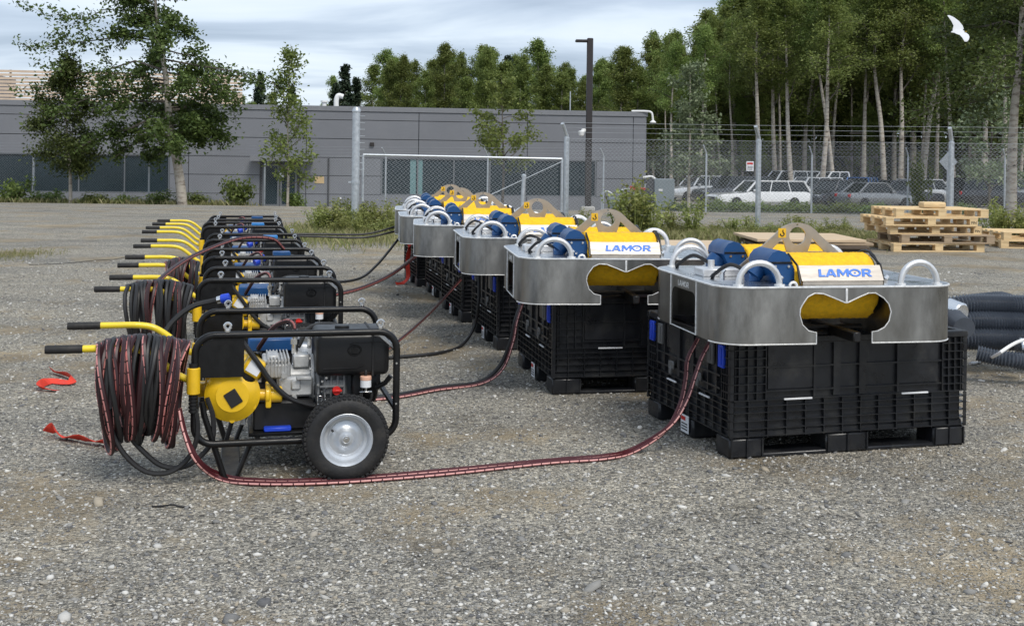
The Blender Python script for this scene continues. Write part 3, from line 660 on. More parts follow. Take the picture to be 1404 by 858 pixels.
def tree(name, seed, h, r0, path, lo, prof, nl, ntw, nleaf, spread, size, wood, leafm, limb_up=(15, 50), droop=.25, thin=.55, hi=.97, up=.5, extra=None, vary=(.65, 1.15), limbm=None):
    rg = np.random.default_rng(seed); root = empty(name)
    pts = spline([Vector(p) for p in path], 6); n = len(pts)
    tr = MB(); tr.tube(pts, lambda t: r0 * (1 - t) ** .85 + r0 * .06, 9)
    at = lambda t: (lambda q: pts[int(q)].lerp(pts[min(n - 1, int(q) + 1)], q - int(q)))(min(n - 1.001, t * (n - 1)))
    segs = []; wd = MB()
    jobs = []
    for i in range(nl):
        t = lo + (hi - lo) * ((i + rg.random()) / nl); az = i * 2.4 + rg.normal(0, .5)
        jobs.append((at(t), az, prof((t - lo) / (hi - lo)) * rg.uniform(*vary), rg.uniform(*limb_up), r0 * (1 - t) * .42 + .012))
    for (t, az, L, upd) in (extra or []): jobs.append((at(t), R(az), L, upd, r0 * (1 - t) * .4 + .015))
    for (p0, az, L, upd, rr) in jobs:
        d = Vector((math.cos(az) * math.cos(R(upd)), math.sin(az) * math.cos(R(upd)), math.sin(R(upd))))
        lp_ = [p0 + d * (L * k / 4) - Vector((0, 0, droop * L * (k / 4) ** 2)) + Vector(rg.normal(0, .035 * L, 3) * (k > 0)) for k in range(5)]
        wd.tube(lp_, lambda t, rr=rr: rr * (1 - t * .85), 5, caps=False)
        for k in range(ntw):
            q = .22 + .78 * (k + rg.random()) / ntw; j = min(3, int(q * 4)); b0 = lp_[j].lerp(lp_[j + 1], q * 4 - j)
            dd = (d + Vector(rg.normal(0, thin, 3))).normalized(); tl = L * rg.uniform(.16, .34)
            b1 = b0 + dd * tl - Vector((0, 0, droop * tl))
            wd.tube([b0, b1], lambda t, rr=rr: rr * .3 * (1 - t * .6), 3, caps=False)
            segs.append((tuple(b0), tuple(b1)))
        segs.append((tuple(lp_[3]), tuple(lp_[4])))
    to = tr.build('trunk', wood, root); wd.build('limbs', limbm or (M['bark'] if wood is M['birch'] else wood), to)
    quads('crown', leaves_on(segs, nleaf, spread, size, rg, up), leafm, root)
    return root
birchy = lambda t: min(1.0, (t + .10) / .30) ** .7 * (1 - t) ** .62 + .08
oval = lambda t: (math.sin(math.pi * min(1, .12 + t * .88)) ** .75)
cone = lambda t: 1 - t * .92
TREES = {}
# foreground trees along the boundary fence
p0 = G(251, 43.0); b1 = tree('birch_tree', 3, 9, .19, [(0, 0, -.1), (-.18, 0, 1.3), (-.52, .0, 3.0), (-.72, .05, 4.8), (-1.05, 0, 7.0), (-1.3, 0, 9.3)], .30, lambda t: 2.5 * oval(.18 + t * .75), 36, 8, 26000, .15, .15, M['birch'], M['leaf_birch'], (-8, 38), .28, .65, extra=[(.36, 170, 2.4, -5), (.38, 20, 1.2, -8), (.42, 200, 2.8, 0), (.44, 330, 1.5, 0), (.66, 2, 4.6, 2), (.50, 176, 4.4, 12), (.62, 180, 5.2, 10), (.72, 178, 5.0, 14), (.8, 170, 4.6, 14), (.55, 190, 4.2, 2)])
b1.location = p0; tag(b1, 'large leaning white-barked birch with a wide dark crown beside the long window', 'tree')
t2 = tree('young_tree', 8, 5, .07, [(0, 0, -.1), (-.05, 0, 1.5), (-.2, 0, 3.2), (-.15, 0, 5.6)], .28, lambda t: 1.55 * oval(.2 + t * .8), 26, 7, 11000, .17, .12, M['birch'], M['leaf_birch'], (0, 35), .25)
t2.location = G(97, 43.2); tag(t2, 'slim tree with a low dark crown standing under the big birch branches', 'tree')
t3 = tree('young_tree', 21, 6, .055, [(0, 0, -.1), (.02, 0, 1.5), (-.03, 0, 3.4), (.05, 0, 6.1)], .18, lambda t: 1.25 * oval(.2 + t * .8), 24, 5, 2600, .16, .14, M['birch'], M['leaf_young'], (20, 60), .1, extra=[(.86, 60, 1.0, 60)])
t3.location = G(394, 43.3); tag(t3, 'young light green birch in front of the office door', 'tree')
t4 = tree('young_tree', 34, 6, .06, [(0, 0, -.1), (.05, 0, 1.5), (0, 0, 3.0), (-.1, 0, 5.4)], .32, lambda t: 1.85 * oval(.25 + t * .75), 20, 5, 2300, .13, .155, M['bark'], M['leaf_young'], (10, 50), .15)
t4.location = G(688, 45.5); tag(t4, 'small open-crowned green tree in front of the right office windows', 'tree')
t5 = tree('pale_tree', 45, 7, .08, [(0, 0, -.1), (0, 0, 2), (.02, 0, 4), (-.02, 0, 6.9)], .24, lambda t: 1.9 * (1 - t * .72), 30, 6, 4200, .15, .16, M['birch'], M['leaf_pale'], (-5, 40), .05)
t5.location = G(944, 52); tag(t5, 'young silvery-leaved tree between the utility cabinet and the parked cars', 'tree')
t6 = tree('birch_tree', 52, 12, .17, [(0, 0, -.1), (.05, 0, 3), (.25, 0, 6), (.32, 0, 11)], .44, lambda t: 2.9 * oval(.3 + t * .7), 34, 8, 24000, .24, .13, M['birch'], M['leaf_birch'], (-10, 35), .3)
t6.location = G(1386, 36); tag(t6, 'white-barked birch trunk rising beside the fence behind the stacked pallets', 'tree')
t7 = tree('young_tree', 61, 6, .06, [(0, 0, 0), (0, 0, 2), (.1, 0, 4), (0, 0, 5.6)], .15, lambda t: 1.9 * oval(.3 + t * .7), 22, 6, 3600, .17, .16, M['bark'], M['leaf_pale'], (10, 50), .2)
t7.location = G(1356, 47); tag(t7, 'bushy pale green tree behind the boundary fence beside the thick birch trunk', 'tree')

# the birch wood behind: a few meshes, many trees
def make_forest_kinds():
    ks = []
    for sd in range(6):
        rr = random.Random(sd + 70); bx = [rr.uniform(-.5, .5) for _ in range(4)]
        ks.append(tree('birch_tree', 70 + sd, 14, .15, [(0, 0, -.2), (bx[0] * .5, 0, 4), (bx[1], bx[2], 9), (bx[3], 0, 14)], .30, lambda t: 2.7 * birchy(t), 44, 8, 15000, .20, .155, M['birch'], M['leaf_forest'], (25, 72), .22, .8, vary=(.3, 1.4)))
    tall = []
    for sd in range(3):
        rr = random.Random(sd + 90); bx = [rr.uniform(-.6, .6) for _ in range(4)]
        tall.append(tree('birch_tree', 80 + sd, 16, .17, [(0, 0, -.2), (bx[0] * .6, 0, 5), (bx[1], bx[2], 10), (bx[3], 0, 16)], .58, lambda t: 2.5 * birchy(t), 32, 8, 9000, .22, .15, M['birch'], M['leaf_forest'], (10, 62), .3, .8, vary=(.35, 1.4), extra=[(.48, 30 + sd * 120, 3.2, 68)]))
    spr = []
    for sd in range(2):
        spr.append(tree('spruce_tree', 95 + sd, 10, .14, [(0, 0, -.2), (0, 0, 5), (.05, 0, 10)], .08, lambda t: 1.75 * (1 - t) + .12, 70, 6, 9000, .10, .20, M['bark'], M['needle'], (-18, 8), .12, .45, up=.2))
    return ks, tall, spr
KS, TALL, SPR = make_forest_kinds()
used = set()
def place(proto, px, Y, h, base_h, label, grp, rz=0.0, wide=1.0):
    o = proto if proto.name not in used else copy_tree(proto)
    used.add(proto.name)
    s = h / base_h; o.location = G(px, Y); k_ = wide * random.uniform(.85, 1.25); o.scale = (s * k_, s * k_, s); o.rotation_euler = (0, 0, rz)
    tag(o, label, 'tree', grp); return o
OUT = [(285, 122), (320, 118), (350, 116), (385, 122), (415, 118), (440, 112), (470, 108), (500, 90), (520, 76), (545, 68), (575, 72), (600, 66), (635, 74), (660, 42), (690, 62), (720, 78), (735, 58), (770, 80), (800, 86), (830, 74), (860, 66), (900, 44), (930, 55), (955, 30), (985, 10), (1010, -10), (1060, -30), (1120, -50), (1404, -70), (1700, -80)]
def top_y(px):
    for (a, ya), (b, yb) in zip(OUT, OUT[1:]):
        if px <= b: return ya + (yb - ya) * max(0, px - a) / (b - a)
    return -80
LB = 'leafy birch standing in the dense wood behind the building and car park'
LT = 'tall slender pale-trunked birch at the edge of the wood behind the parked cars'
LS = 'dark pointed spruce among the birches behind the building roof'
def hh(px, Y, y): return P(px, y, Y).z - gz(Y)
rf = random.Random(9)
for px in (920, 958, 1037, 1064, 1086, 1124, 1146, 1184, 1213, 1234, 1262, 1283, 1309, 1344, 1352, 1374, 1412, 1440):
    Y = rf.uniform(77, 84); place(rf.choice(TALL), px, Y, max(9.5, hh(px, Y, top_y(px) + rf.uniform(-10, 25))), 16, LT, 'tall birches at the edge of the wood', rf.uniform(0, 6.28)).rotation_euler = (rf.gauss(0, .035), rf.gauss(0, .045), rf.uniform(0, 6.28))
for k in range(20):
    px = 905 + k * 26 + rf.uniform(-10, 10); Y = rf.uniform(84, 92)
    place(rf.choice(TALL), px, Y, max(9.5, hh(px, Y, top_y(px) + rf.uniform(-5, 30))), 16, 'thin pale birch trunk standing just inside the wood behind the parked cars', 'thin birches inside the wood', rf.uniform(0, 6.28), .62).rotation_euler = (rf.gauss(0, .03), rf.gauss(0, .05), rf.uniform(0, 6.28))
for Y0, step, sx in ((90, 27, 0), (101, 31, 11), (114, 36, 5), (130, 40, 17)):
    px = 292 + sx
    while px < 1480:
        Y = Y0 + rf.uniform(-3, 3); ty = top_y(px) + rf.uniform(-10, 34)
        if not (400 < px < 505 and Y0 < 110) and not (px < 420 and Y0 > 112):
            place(rf.choice(KS), px, Y, max(3.0, hh(px, Y, ty)), 14, LB, 'birches of the wood', rf.uniform(0, 6.28), 1.1)
        px += step * rf.uniform(.8, 1.25)
for k in range(22):
    px = 893 + k * 25 + rf.uniform(-9, 9); Y = rf.uniform(86, 97)
    place(rf.choice(KS), px, Y, rf.uniform(5.5, 9.0), 14, 'young leafy birch with a low crown growing among the bare pale trunks', 'young birches under the wood', rf.uniform(0, 6.28))
for px, y, Y in ((354, 97, 92), (471, 86, 90), (486, 104, 91), (458, 112, 93), (695, 74, 92), (398, 116, 95)):
    place(rf.choice(SPR), px, Y, hh(px, Y, y), 10, LS, 'spruces behind the roof', rf.uniform(0, 6.28))
for px, y, Y in ((1150, 130, 92), (1265, 110, 93), (1010, 120, 95), (1090, 140, 94), (1330, 130, 96), (1215, 150, 90)):
    place(rf.choice(SPR), px, Y, hh(px, Y, y), 10, 'dark spruce in the shade between the birch trunks behind the parked cars', 'spruces inside the wood', rf.uniform(0, 6.28))

up_ = empty('utility_pole', tuple(G(1178, 84))); tag(up_, 'dark wooden utility pole with a short cross-arm between the birch trunks', 'pole')
MB().tube([(0, 0, -.2), (.25, 0, 5.4)], .13, 10).build('pole', M['bark'], up_); MB().cbox((-.75, -.06, 4.75), (.45, .06, 4.9), .02).build('cross_arm', M['bark'], up_)
def shrub(name, seed, rx, rz, n, size, leafm, stems=7, spread=None):
    rg = np.random.default_rng(seed); root = empty(name); st = MB(); segs = []
    for i in range(stems):
        a = rg.random() * 6.283; rad = rx * rg.uniform(.15, .95); hgt = rz * rg.uniform(.55, 1.05)
        p1 = Vector((math.cos(a) * rad * .25, math.sin(a) * rad * .25, 0)); p2 = Vector((math.cos(a) * rad * .7, math.sin(a) * rad * .7, hgt * .6)); p3 = Vector((math.cos(a) * rad, math.sin(a) * rad, hgt))
        st.tube([p1, p2, p3], lambda t: .012 * rz * (1 - t * .7) + .003, 4, caps=False)
        segs += [(tuple(p1.lerp(p2, .4)), tuple(p2)), (tuple(p2), tuple(p3)), (tuple(p2), tuple(p3))]
    st.build('stems', M['bark'] if size > .12 else M['weed'], root)
    quads('foliage', leaves_on(segs, n, spread or rx * .17, size, rg), leafm, root); return root
SH = [shrub('shrub', 200 + i, 1.0, 1.0, 900, .16, M['shrub'], 9) for i in range(3)]
WE = [shrub('weed_plant', 210 + i, .38, 1.0, 420, .075, M['weed'], 9, .07) for i in range(3)]
usedS = set()
def put(kinds, px, Y, sx, sz, label, cat, grp=None, rs=rf):
    pr = rs.choice(kinds); o = pr if pr.name not in usedS else copy_tree(pr)
    usedS.add(pr.name); o.location = G(px, Y); o.scale = (sx, sx, sz); o.rotation_euler = (0, 0, rs.uniform(0, 6.28)); tag(o, label, cat, grp); return o
# undergrowth at the foot of the wood
for k in range(34):
    px = 880 + k * 17 + rf.uniform(-6, 6)
    put(SH, px, 95 + rf.uniform(-2, 4), rf.uniform(1.6, 2.6), rf.uniform(2.2, 4.4), 'dark green undergrowth shrub at the foot of the wood behind the cars', 'shrub', 'undergrowth shrubs')
for k in range(26):
    px = 870 + k * 23 + rf.uniform(-6, 6)
    put(SH, px, 128 + rf.uniform(-4, 4), rf.uniform(2.6, 3.6), rf.uniform(4.0, 6.5), 'large dark green thicket deep inside the wood behind the trunks', 'shrub', 'thickets inside the wood')
for k in range(16):
    px = 925 + k * 18 + rf.uniform(-5, 5)
    put(SH, px, 55 + rf.uniform(-1, 1), rf.uniform(.75, 1.05), rf.uniform(.45, .7) , 'low rounded green shrub in the planted strip in front of the parked cars', 'shrub', 'shrub strip before the car park')
for k in range(4):
    px = 1210 + k * 55 + rf.uniform(-5, 5)
    put(SH, px, 43 + rf.uniform(-1, 1), rf.uniform(.4, .6), rf.uniform(.3, .5), 'green shrub growing along the boundary fence behind the pallets', 'shrub', 'shrubs along the fence behind the pallets')
put(SH, 1262, 40.2, .5, 1.6, 'taller leafy bush rising above the stacked pallets beside the fence', 'shrub')
for px, s, z in ((325, .85, .95), (405, .55, .6), (15, .8, .9), (215, .7, .55), (262, .8, .5), (130, .7, .45), (172, .6, .4), (60, .8, .5)):
    put(SH, px, 43.6, s, z, 'small green weed bush at the foot of the fence before the grey wall', 'shrub', 'weed bushes along the building fence')
# tall weeds along the yard fence
lw = 'tall yellow-green weed growing along the yard fence'
for k in range(36):
    px = 790 + k * 11.0 + rf.uniform(-5, 5)
    if px > 1172: break
    put(WE, px, 22.9 + rf.uniform(-1.3, .5), rf.uniform(.4, .75), rf.uniform(.16, .48), lw, 'weed', 'weeds along the yard fence')
for px, Y, sx, sz in ((852, 22.0, 1.0, .85), (872, 21.8, 1.2, 1.0), (893, 21.9, 1.1, .8), (866, 22.3, 1.0, 1.1), (948, 22.4, .9, .75)):
    put(WE, px, Y, sx, sz, 'large leafy weed clump beside the thick fence post line', 'weed', 'large weed clumps by the yard fence')
for k in range(22):
    px = 432 + k * 5.4 + rf.uniform(-4, 4)
    put(WE, px, 22.6 + rf.uniform(-1.6, .8), rf.uniform(.5, .9), rf.uniform(.25, .65), 'tall pale weed growing round the foot of the tall gate post', 'weed', 'weeds at the gate post')
for k in range(9):
    px = 1362 + k * 9; put(WE, px, 22.2 + rf.uniform(-.6, .6), rf.uniform(.6, 1.0), rf.uniform(.4, .8), 'bright green weed beside the pallet stack under the fence', 'weed', 'weeds beside the pallets')

def grass(name, label, spots, n, h, w, leafm=None):
    rg = np.random.default_rng(len(spots) + n); k = rg.integers(len(spots), size=n); S = np.array(spots, float)
    X = S[k, 0] + rg.normal(0, 1, n) * S[k, 2]; Y = S[k, 1] + rg.normal(0, 1, n) * S[k, 3]
    Z = np.array([gz(y) for y in Y]); hh_ = h * rg.uniform(.4, 1.3, n); a = rg.random(n) * 6.283
    ln = rg.normal(0, .35, (n, 2)) * hh_[:, None]
    bx = np.cos(a) * w; by = np.sin(a) * w; z0 = np.zeros(n)
    p0 = np.stack([X - bx, Y - by, Z - .01], 1); p1 = np.stack([X + bx, Y + by, Z - .01], 1)
    p2 = np.stack([X + bx * .7 + ln[:, 0] * .4, Y + by * .7 + ln[:, 1] * .4, Z + hh_ * .6], 1); p3 = np.stack([X + ln[:, 0], Y + ln[:, 1], Z + hh_ * .98], 1)
    o = quads(name, np.stack([p0, p1, p2, p3], 1), leafm or M['grass']); tag(o, label, 'grass', kind='stuff')
gs = [tuple(G(px, 22.4).xy) + (.35, .7) for px in range(780, 1200, 14)]
grass('fence_grass', 'rough yellow-green grass along the foot of the yard fence', gs, 12000, .17, .006)
gs = [tuple(G(px, 21.8).xy) + (.5, 1.3) for px in range(430, 560, 12)]
grass('gate_grass', 'patchy green grass around the tall gate post', gs, 8000, .16, .006)
gs = [tuple(G(px, 43.6).xy) + (.6, .35) for px in range(-20, 330, 16)]
grass('wall_grass', 'strip of grass and dry weeds along the building fence', gs, 4500, .26, .014)
gs = [tuple(G(px, 16.6).xy) + (.25, .45) for px in (-8, 4, 14, 24, 34)]
grass('yard_grass', 'thin patch of green grass growing through the gravel yard', gs, 1300, .045, .003)

# ================================================================== objects
def text_mesh(txt, mat_, width, height=None, extrude=.0012, bold=.012, shear=0.0):
    cu = bpy.data.curves.new('text', 'FONT'); cu.body = txt; cu.size = 1.0; cu.offset = bold; cu.resolution_u = 3; cu.shear = shear
    ob = bpy.data.objects.new('text_tmp', cu); COL.objects.link(ob)
    dg = bpy.context.evaluated_depsgraph_get(); me = bpy.data.meshes.new_from_object(ob.evaluated_get(dg))
    bpy.data.objects.remove(ob); bpy.data.curves.remove(cu)
    co = np.empty(len(me.vertices) * 3); me.vertices.foreach_get('co', co); co = co.reshape(-1, 3)
    lo, hi = co.min(0), co.max(0); s = width / (hi[0] - lo[0]); sy = (height / (hi[1] - lo[1])) if height else s
    co[:, 0] = (co[:, 0] - (lo[0] + hi[0]) / 2) * s; co[:, 1] = (co[:, 1] - (lo[1] + hi[1]) / 2) * sy; co[:, 2] = 0
    me.vertices.foreach_set('co', co.reshape(-1).astype(np.float32)); me.materials.clear(); me.materials.append(mat_); me.update(); return me

GLY = [('L', 0, [(0, 0), (.62, 0), (.62, .22), (.25, .22), (.25, 1), (0, 1)], []),
       ('A', .64, [(0, 0), (.26, 0), (.34, .2), (.72, .2), (.80, 0), (1.06, 0), (.68, 1), (.38, 1)], [[(.42, .4), (.53, .72), (.64, .4)]]),
       ('M', 1.76, [(0, 0), (.24, 0), (.24, .6), (.5, .15), (.62, .15), (.88, .6), (.88, 0), (1.12, 0), (1.12, 1), (.86, 1), (.56, .48), (.26, 1), (0, 1)], []),
       ('R', 4.12, [(0, 0), (.25, 0), (.25, .34), (.42, .34), (.66, 0), (.96, 0), (.68, .38), (.82, .48), (.88, .66), (.82, .86), (.66, 1), (0, 1)], [[(.25, .56), (.25, .8), (.58, .8), (.64, .68), (.58, .56)]])]
def logo(parent, FM, w, h, m_, name):
    '''the five letters, the O drawn as a ring with a dot; each letter its own piece'''
    S = FM @ Matrix.Diagonal((w / 5.08, h, 1, 1)) @ Matrix.Translation((-2.54, -.5, 0))
    for ch, x0, ol, hs in GLY:
        MB().plate([(x + x0 + y * .12, y) for x, y in ol], [[(x + x0 + y * .12, y) for x, y in q] for q in hs], .0006, S).build(name, m_, parent, 0)
    O = [(3.52 + .58 * math.cos(R(t)), .5 + .5 * math.sin(R(t))) for t in range(0, 360, 15)]; I_ = [(3.52 + .37 * math.cos(R(t)), .5 + .30 * math.sin(R(t))) for t in range(0, 360, 15)]
    MB().plate(O, [I_], .0006, S).build(name, m_, parent, 0)
    MB().plate([(3.52 + .11 * math.cos(R(t)), .5 + .10 * math.sin(R(t))) for t in range(0, 360, 30)], [], .0006, S).build(name, m_, parent, 0)
# ------------------------------------------------------------------ folding plastic crate
CW, CD, CH = 1.385, 1.07, .61
def make_crate():
    root = empty('plastic_crate')
    # feet: nine blocks and three skids
    for iu, (a, b) in enumerate(((0, .20), (.545, .80), (1.185, CW))):
        for iv, (c, d) in enumerate(((0, .17), (.44, .62), (.89, CD))):
            rb = MB().cbox((a + .004, c + .004, .0), (b - .004, d - .004, .105), .012)
            if iv == 0:
                for k in range(3): rb.box((a + .01 + k * (b - a - .03) / 2, c - .004, .01), (a + .018 + k * (b - a - .03) / 2, c + .006, .10))
            rb.build('foot', M['crate'], root)
    for (c, d) in ((.01, .16), (.45, .61), (.90, CD - .01)):
        MB().cbox((.02, c, .0), (CW - .02, d, .022), .006).build('skid', M['crate'], root)
    MB().cbox((.015, .015, .10), (CW - .015, CD - .015, .14), .008).build('floor_slab', M['crate'], root)
    # hollow walls set in behind the ribs
    T = .035
    def wall_face(name, L, place, layout):
        """layout(s-range rib lists) in face coordinates: s along, w up, depth from outer face inwards"""
        w = MB(); w.box((T, T * .55, .135), (L - T, T * 1.25, CH - .02), place)
        wo = w.build(name, M['crate'], root, 0)
        rb = MB()
        for (s0, s1, w0, w1, dp) in layout: rb.box((s0, dp, w0), (s1, T * .6, w1), place)
        rb.build('rib_lattice', M['crate'], wo, 0)
        return wo
    def lattice(L, long_side):
        o = []
        t = .0045
        c0 = .20 if long_side else .13
        # lower band: fine grid
        for w in (.112, .150, .190, .230, .262, .292): o.append((0, L, w - t / 2, w + t / 2, 0))
        n = 13 if long_side else 11
        for k in range(n + 1):
            s = L * k / n; o.append((max(0, s - t / 2), min(L, s + t / 2), .105, .285, .001))
        # upper half: corner grids
        for a, b in ((0, c0), (L - c0 * .75, L)):
            for k in range(5): s = a + (b - a) * k / 4; o.append((max(0, s - t / 2), min(L, s + t / 2), .29, CH - .02, .001))
            for k in range(7): w = .33 + k * .043; o.append((a, b, w - t / 2, w + t / 2, 0))
        return o
    lay = lattice(CW, True)
    for (a, b) in ((.215, .47), (.975, 1.21)): lay.append((a, b, .345, .565, .010))
    for (a, b) in ((.47, .482), (.585, .625), (.735, .775), (.96, .972)): lay.append((a, b, .30, .59, .002))
    for w in (.335, .455, .575): lay.append((.20, 1.23, w - .004, w + .004, .003))
    I = Matrix.Identity(4)
    wall_face('front_wall', CW, I, lay)
    back = Matrix.Translation((CW, CD, 0)) @ Matrix.Rotation(math.pi, 4, 'Z'); wall_face('back_wall', CW, back, lay)
    lay2 = lattice(CD, False)
    for (a, b) in ((.14, .15), (.24, .25), (.42, .45), (.60, .63), (.80, .81), (.90, .91)): lay2.append((a, b, .30, .59, .003))
    for w in (.335, .40, .575): lay2.append((.13, .95, w - .005, w + .005, .002))
    for (a, b) in ((.26, .41), (.64, .79)): lay2.append((a, b, .44, .565, .010))
    left = Matrix.Translation((0, CD, 0)) @ Matrix.Rotation(-math.pi / 2, 4, 'Z')
    right = Matrix.Translation((CW, 0, 0)) @ Matrix.Rotation(math.pi / 2, 4, 'Z')
    wall_face('side_wall', CD, left, lay2); wall_face('side_wall', CD, right, lay2)
    rim = MB()
    rim.cbox((-.004, -.004, CH - .035), (CW + .004, .036, CH), .005).cbox((-.004, CD - .036, CH - .035), (CW + .004, CD + .004, CH), .005)
    rim.cbox((-.003, .036, CH - .034), (.036, CD - .036, CH - .001), .005).cbox((CW - .036, .036, CH - .034), (CW + .003, CD - .036, CH - .001), .005)
    rim.build('rim', M['crate'], root)
    # handles and latches
    for a in (.30, .985): MB().cbox((a, -.007, .287), (a + .16, .004, .296), .002).build('handle_strip', M['label'], root)
    LM = left
    for s in (.30, .72): MB().cbox((s, -.007, .262), (s + .12, .003, .271), .002, LM).build('handle_strip', M['label'], root)
    for s, kind in ((.045, 'blue_bright'), (.165, 'grey_plastic'), (.815, 'grey_plastic'), (.94, 'blue_bright')):
        lt = MB().cbox((s, -.008, .445), (s + .062, .010, .56), .004, LM).build('latch', M[kind], root)
        MB().cbox((s + .016, -.013, .46), (s + .046, -.007, .545), .002, LM).build('latch_tab', M[kind], lt)
    for s in (.32, .67):
        MB().cbox((s, -.008, .33), (s + .07, .004, .375), .005, LM).cbox((s + .02, -.014, .30), (s + .05, -.002, .345), .004, LM).build('hinge_clip', M['grey_plastic'], root)
    lb = MB().box((.50, -.0065, .02), (.60, -.0045, .115), LM).build('label', M['label'], root, 0)
    MB().box((.505, -.008, .085), (.56, -.0068, .105), LM).build('label_print', M['red'], lb, 0)
    pr = MB()
    for k in range(3): pr.box((.51, -.008, .035 + k * .015), (.585, -.0068, .041 + k * .015), LM)
    pr.build('label_print', M['ink'], lb, 0)
    return root
crates = [(1.105, 5.83, 16), (.27, 7.36, 11.5), (-.10, 9.02, 12.5), (-.44, 10.5, 13), (-.70, 11.9, 13), (-1.07, 13.3, 13)]
ORD = ['first', 'second', 'third', 'fourth', 'fifth', 'sixth']
cr0 = make_crate()
for i, (x, y, a) in enumerate(crates):
    o = cr0 if i == 0 else copy_tree(cr0)
    o.location = (x, y, 0); o.rotation_euler = (0, 0, R(a))
    lab = ['black ribbed plastic crate with red-striped hoses rising up its side',
           'black ribbed plastic crate, second in the crate row counting towards the tall gate post',
           'black ribbed plastic crate, third in the crate row counting towards the tall gate post',
           'black ribbed plastic crate, fourth in the crate row counting towards the tall gate post',
           'black ribbed plastic crate, fifth in the crate row counting towards the tall gate post',
           'black ribbed plastic crate with a red strap hanging down its side'][i]
    tag(o, lab, 'crate', 'plastic crates in a row')

# ------------------------------------------------------------------ brush skimmer
H0, SW, SD, SH_ = .10, 1.365, 1.08, .272
def make_skimmer():
    root = empty('brush_skimmer'); r = .16; n = 8
    XZ = lambda y: Matrix.Translation((0, y, 0)) @ Matrix.Rotation(R(90), 4, 'X')      # plate local (x,y)->(u,w), thickness to -v
    U = [.593,.593,.552,.52,.505,.508,.52,.546,.582,.628,.684,.738,.748,.758,.815,.864,.901,.946,.973,.986,.976,.952,.916,.886,.886]
    Wd = [0,.055,.064,.094,.142,.172,.194,.229,.246,.243,.222,.2,.198,.2,.225,.244,.245,.22,.19,.152,.107,.076,.058,.055,0]
    poly = [(H0 + r, 0)] + list(zip(U, Wd)) + [(SW - r, 0), (SW - r, SH_), (H0 + r, SH_)]
    fp = MB().plate(poly, [], .006, XZ(.006)).build('front_panel', M['alu'], root)
    MB().plate(poly, [], .006, XZ(SD)).build('back_panel', M['alu'], root)
    MB().tube([(u, -.001, w) for u, w in zip(U, Wd)], .0032, 6).build('cut_edge', M['weld'], fp)
    MB().cbox((.742, -.006, .20), (.754, .0, SH_ - .004), .002).build('seam_weld', M['weld'], fp)
    # rounded corners and end walls
    cw = MB()
    def curved(c, a0):
        q = arc(c, r, a0, a0 + 90, n); q2 = arc(c, r - .006, a0, a0 + 90, n)
        vs = [(x, y, 0) for x, y in q] + [(x, y, SH_) for x, y in q] + [(x, y, 0) for x, y in q2] + [(x, y, SH_) for x, y in q2]; m = n + 1
        fs = []
        for i in range(n): fs += [(i, i + 1, m + i + 1, m + i), (2 * m + i + 1, 2 * m + i, 3 * m + i, 3 * m + i + 1)]
        return vs, fs
    for nm, c, a0 in (('corner_panel', (H0 + r, r), 180), ('corner_panel', (SW - r, r), 270), ('corner_panel', (SW - r, SD - r), 0), ('corner_panel', (H0 + r, SD - r), 90)):
        vs, fs = curved(c, a0); MB().add(vs, fs).build(nm, M['alu'], root)
    YZ = lambda x: Matrix.Translation((x, 0, 0)) @ Matrix.Rotation(R(90), 4, 'Z') @ Matrix.Rotation(R(90), 4, 'X')   # (x,y)->(v,w), thickness +u
    for x in (H0, SW - .006):
        o0, o1 = .34, .72
        op = [(r, 0), (o0, 0), (o0, .165), (o0 + .02, .195), (o0 + .05, .21), (o1 - .05, .21), (o1 - .02, .195), (o1, .165), (o1, 0), (SD - r, 0), (SD - r, SH_), (r, SH_)]
        e_ = MB().plate(op, [], .006, YZ(x)).build('end_panel', M['alu'], root)
        w_ = MB(); sx = H0 - .001 if x == H0 else SW + .001
        for v in (o0 - .006, o1 + .006): w_.tube([(sx, v, .0), (sx, v, SH_)], .005, 6)
        w_.tube([(sx, o0, .002), (sx, o1, .002)], .003, 5); w_.build('seam_weld', M['weld'], e_)
        MB().box((x + .007, o0, .0), (x + .05, o1, .004)).build('tie_strip', M['alu'], e_, 0) if x == H0 else None
    logo(root, Matrix.Translation((H0 - .0018, .53, .238)) @ Matrix.Rotation(R(-90), 4, 'Z') @ Matrix.Rotation(R(90), 4, 'X'), .17, .030, M['weld'], 'stencil_lettering')
    # deck with drum well
    outl = arc((H0 + r, r), r, 180, 270, n) + arc((SW - r, r), r, 270, 360, n) + arc((SW - r, SD - r), r, 0, 90, n) + arc((H0 + r, SD - r), r, 90, 180, n)
    well = [(.44, .085), (1.0, .085), (1.0, SD - .085), (.44, SD - .085)]
    MB().plate(outl, [well], .008, Matrix.Translation((0, 0, SH_))).build('deck', M['deck'], root)
    big = [((H0 + SW) / 2 + (x - (H0 + SW) / 2) * 1.003, SD / 2 + (y - SD / 2) * 1.003) for x, y in outl]
    MB().tube([(x, y, SH_ + .003) for x, y in big], .0055, 6, closed=True).build('deck_weld', M['weld'], root)
    for (a, b) in (((H0 + r, 0), (.593, 0)), ((.886, 0), (SW - r, 0)), ((H0 + r, SD), (.593, SD)), ((.886, SD), (SW - r, SD))): MB().tube([(*a, 0), (*b, 0)], .0035, 5).build('bottom_edge', M['weld'], root)
    for c, a0 in (((H0 + r, r), 180), ((SW - r, r), 270), ((SW - r, SD - r), 0), ((H0 + r, SD - r), 90)): MB().tube([(x, y, 0) for x, y in arc(c, r, a0, a0 + 90, n)], .0035, 5).build('bottom_edge', M['weld'], root)
    # inner well plates and trough
    for u in (.44, 1.002): MB().box((u, .012, .012), (u + .005, SD - .012, SH_ - .004)).build('well_plate', M['alu'], root, 0)
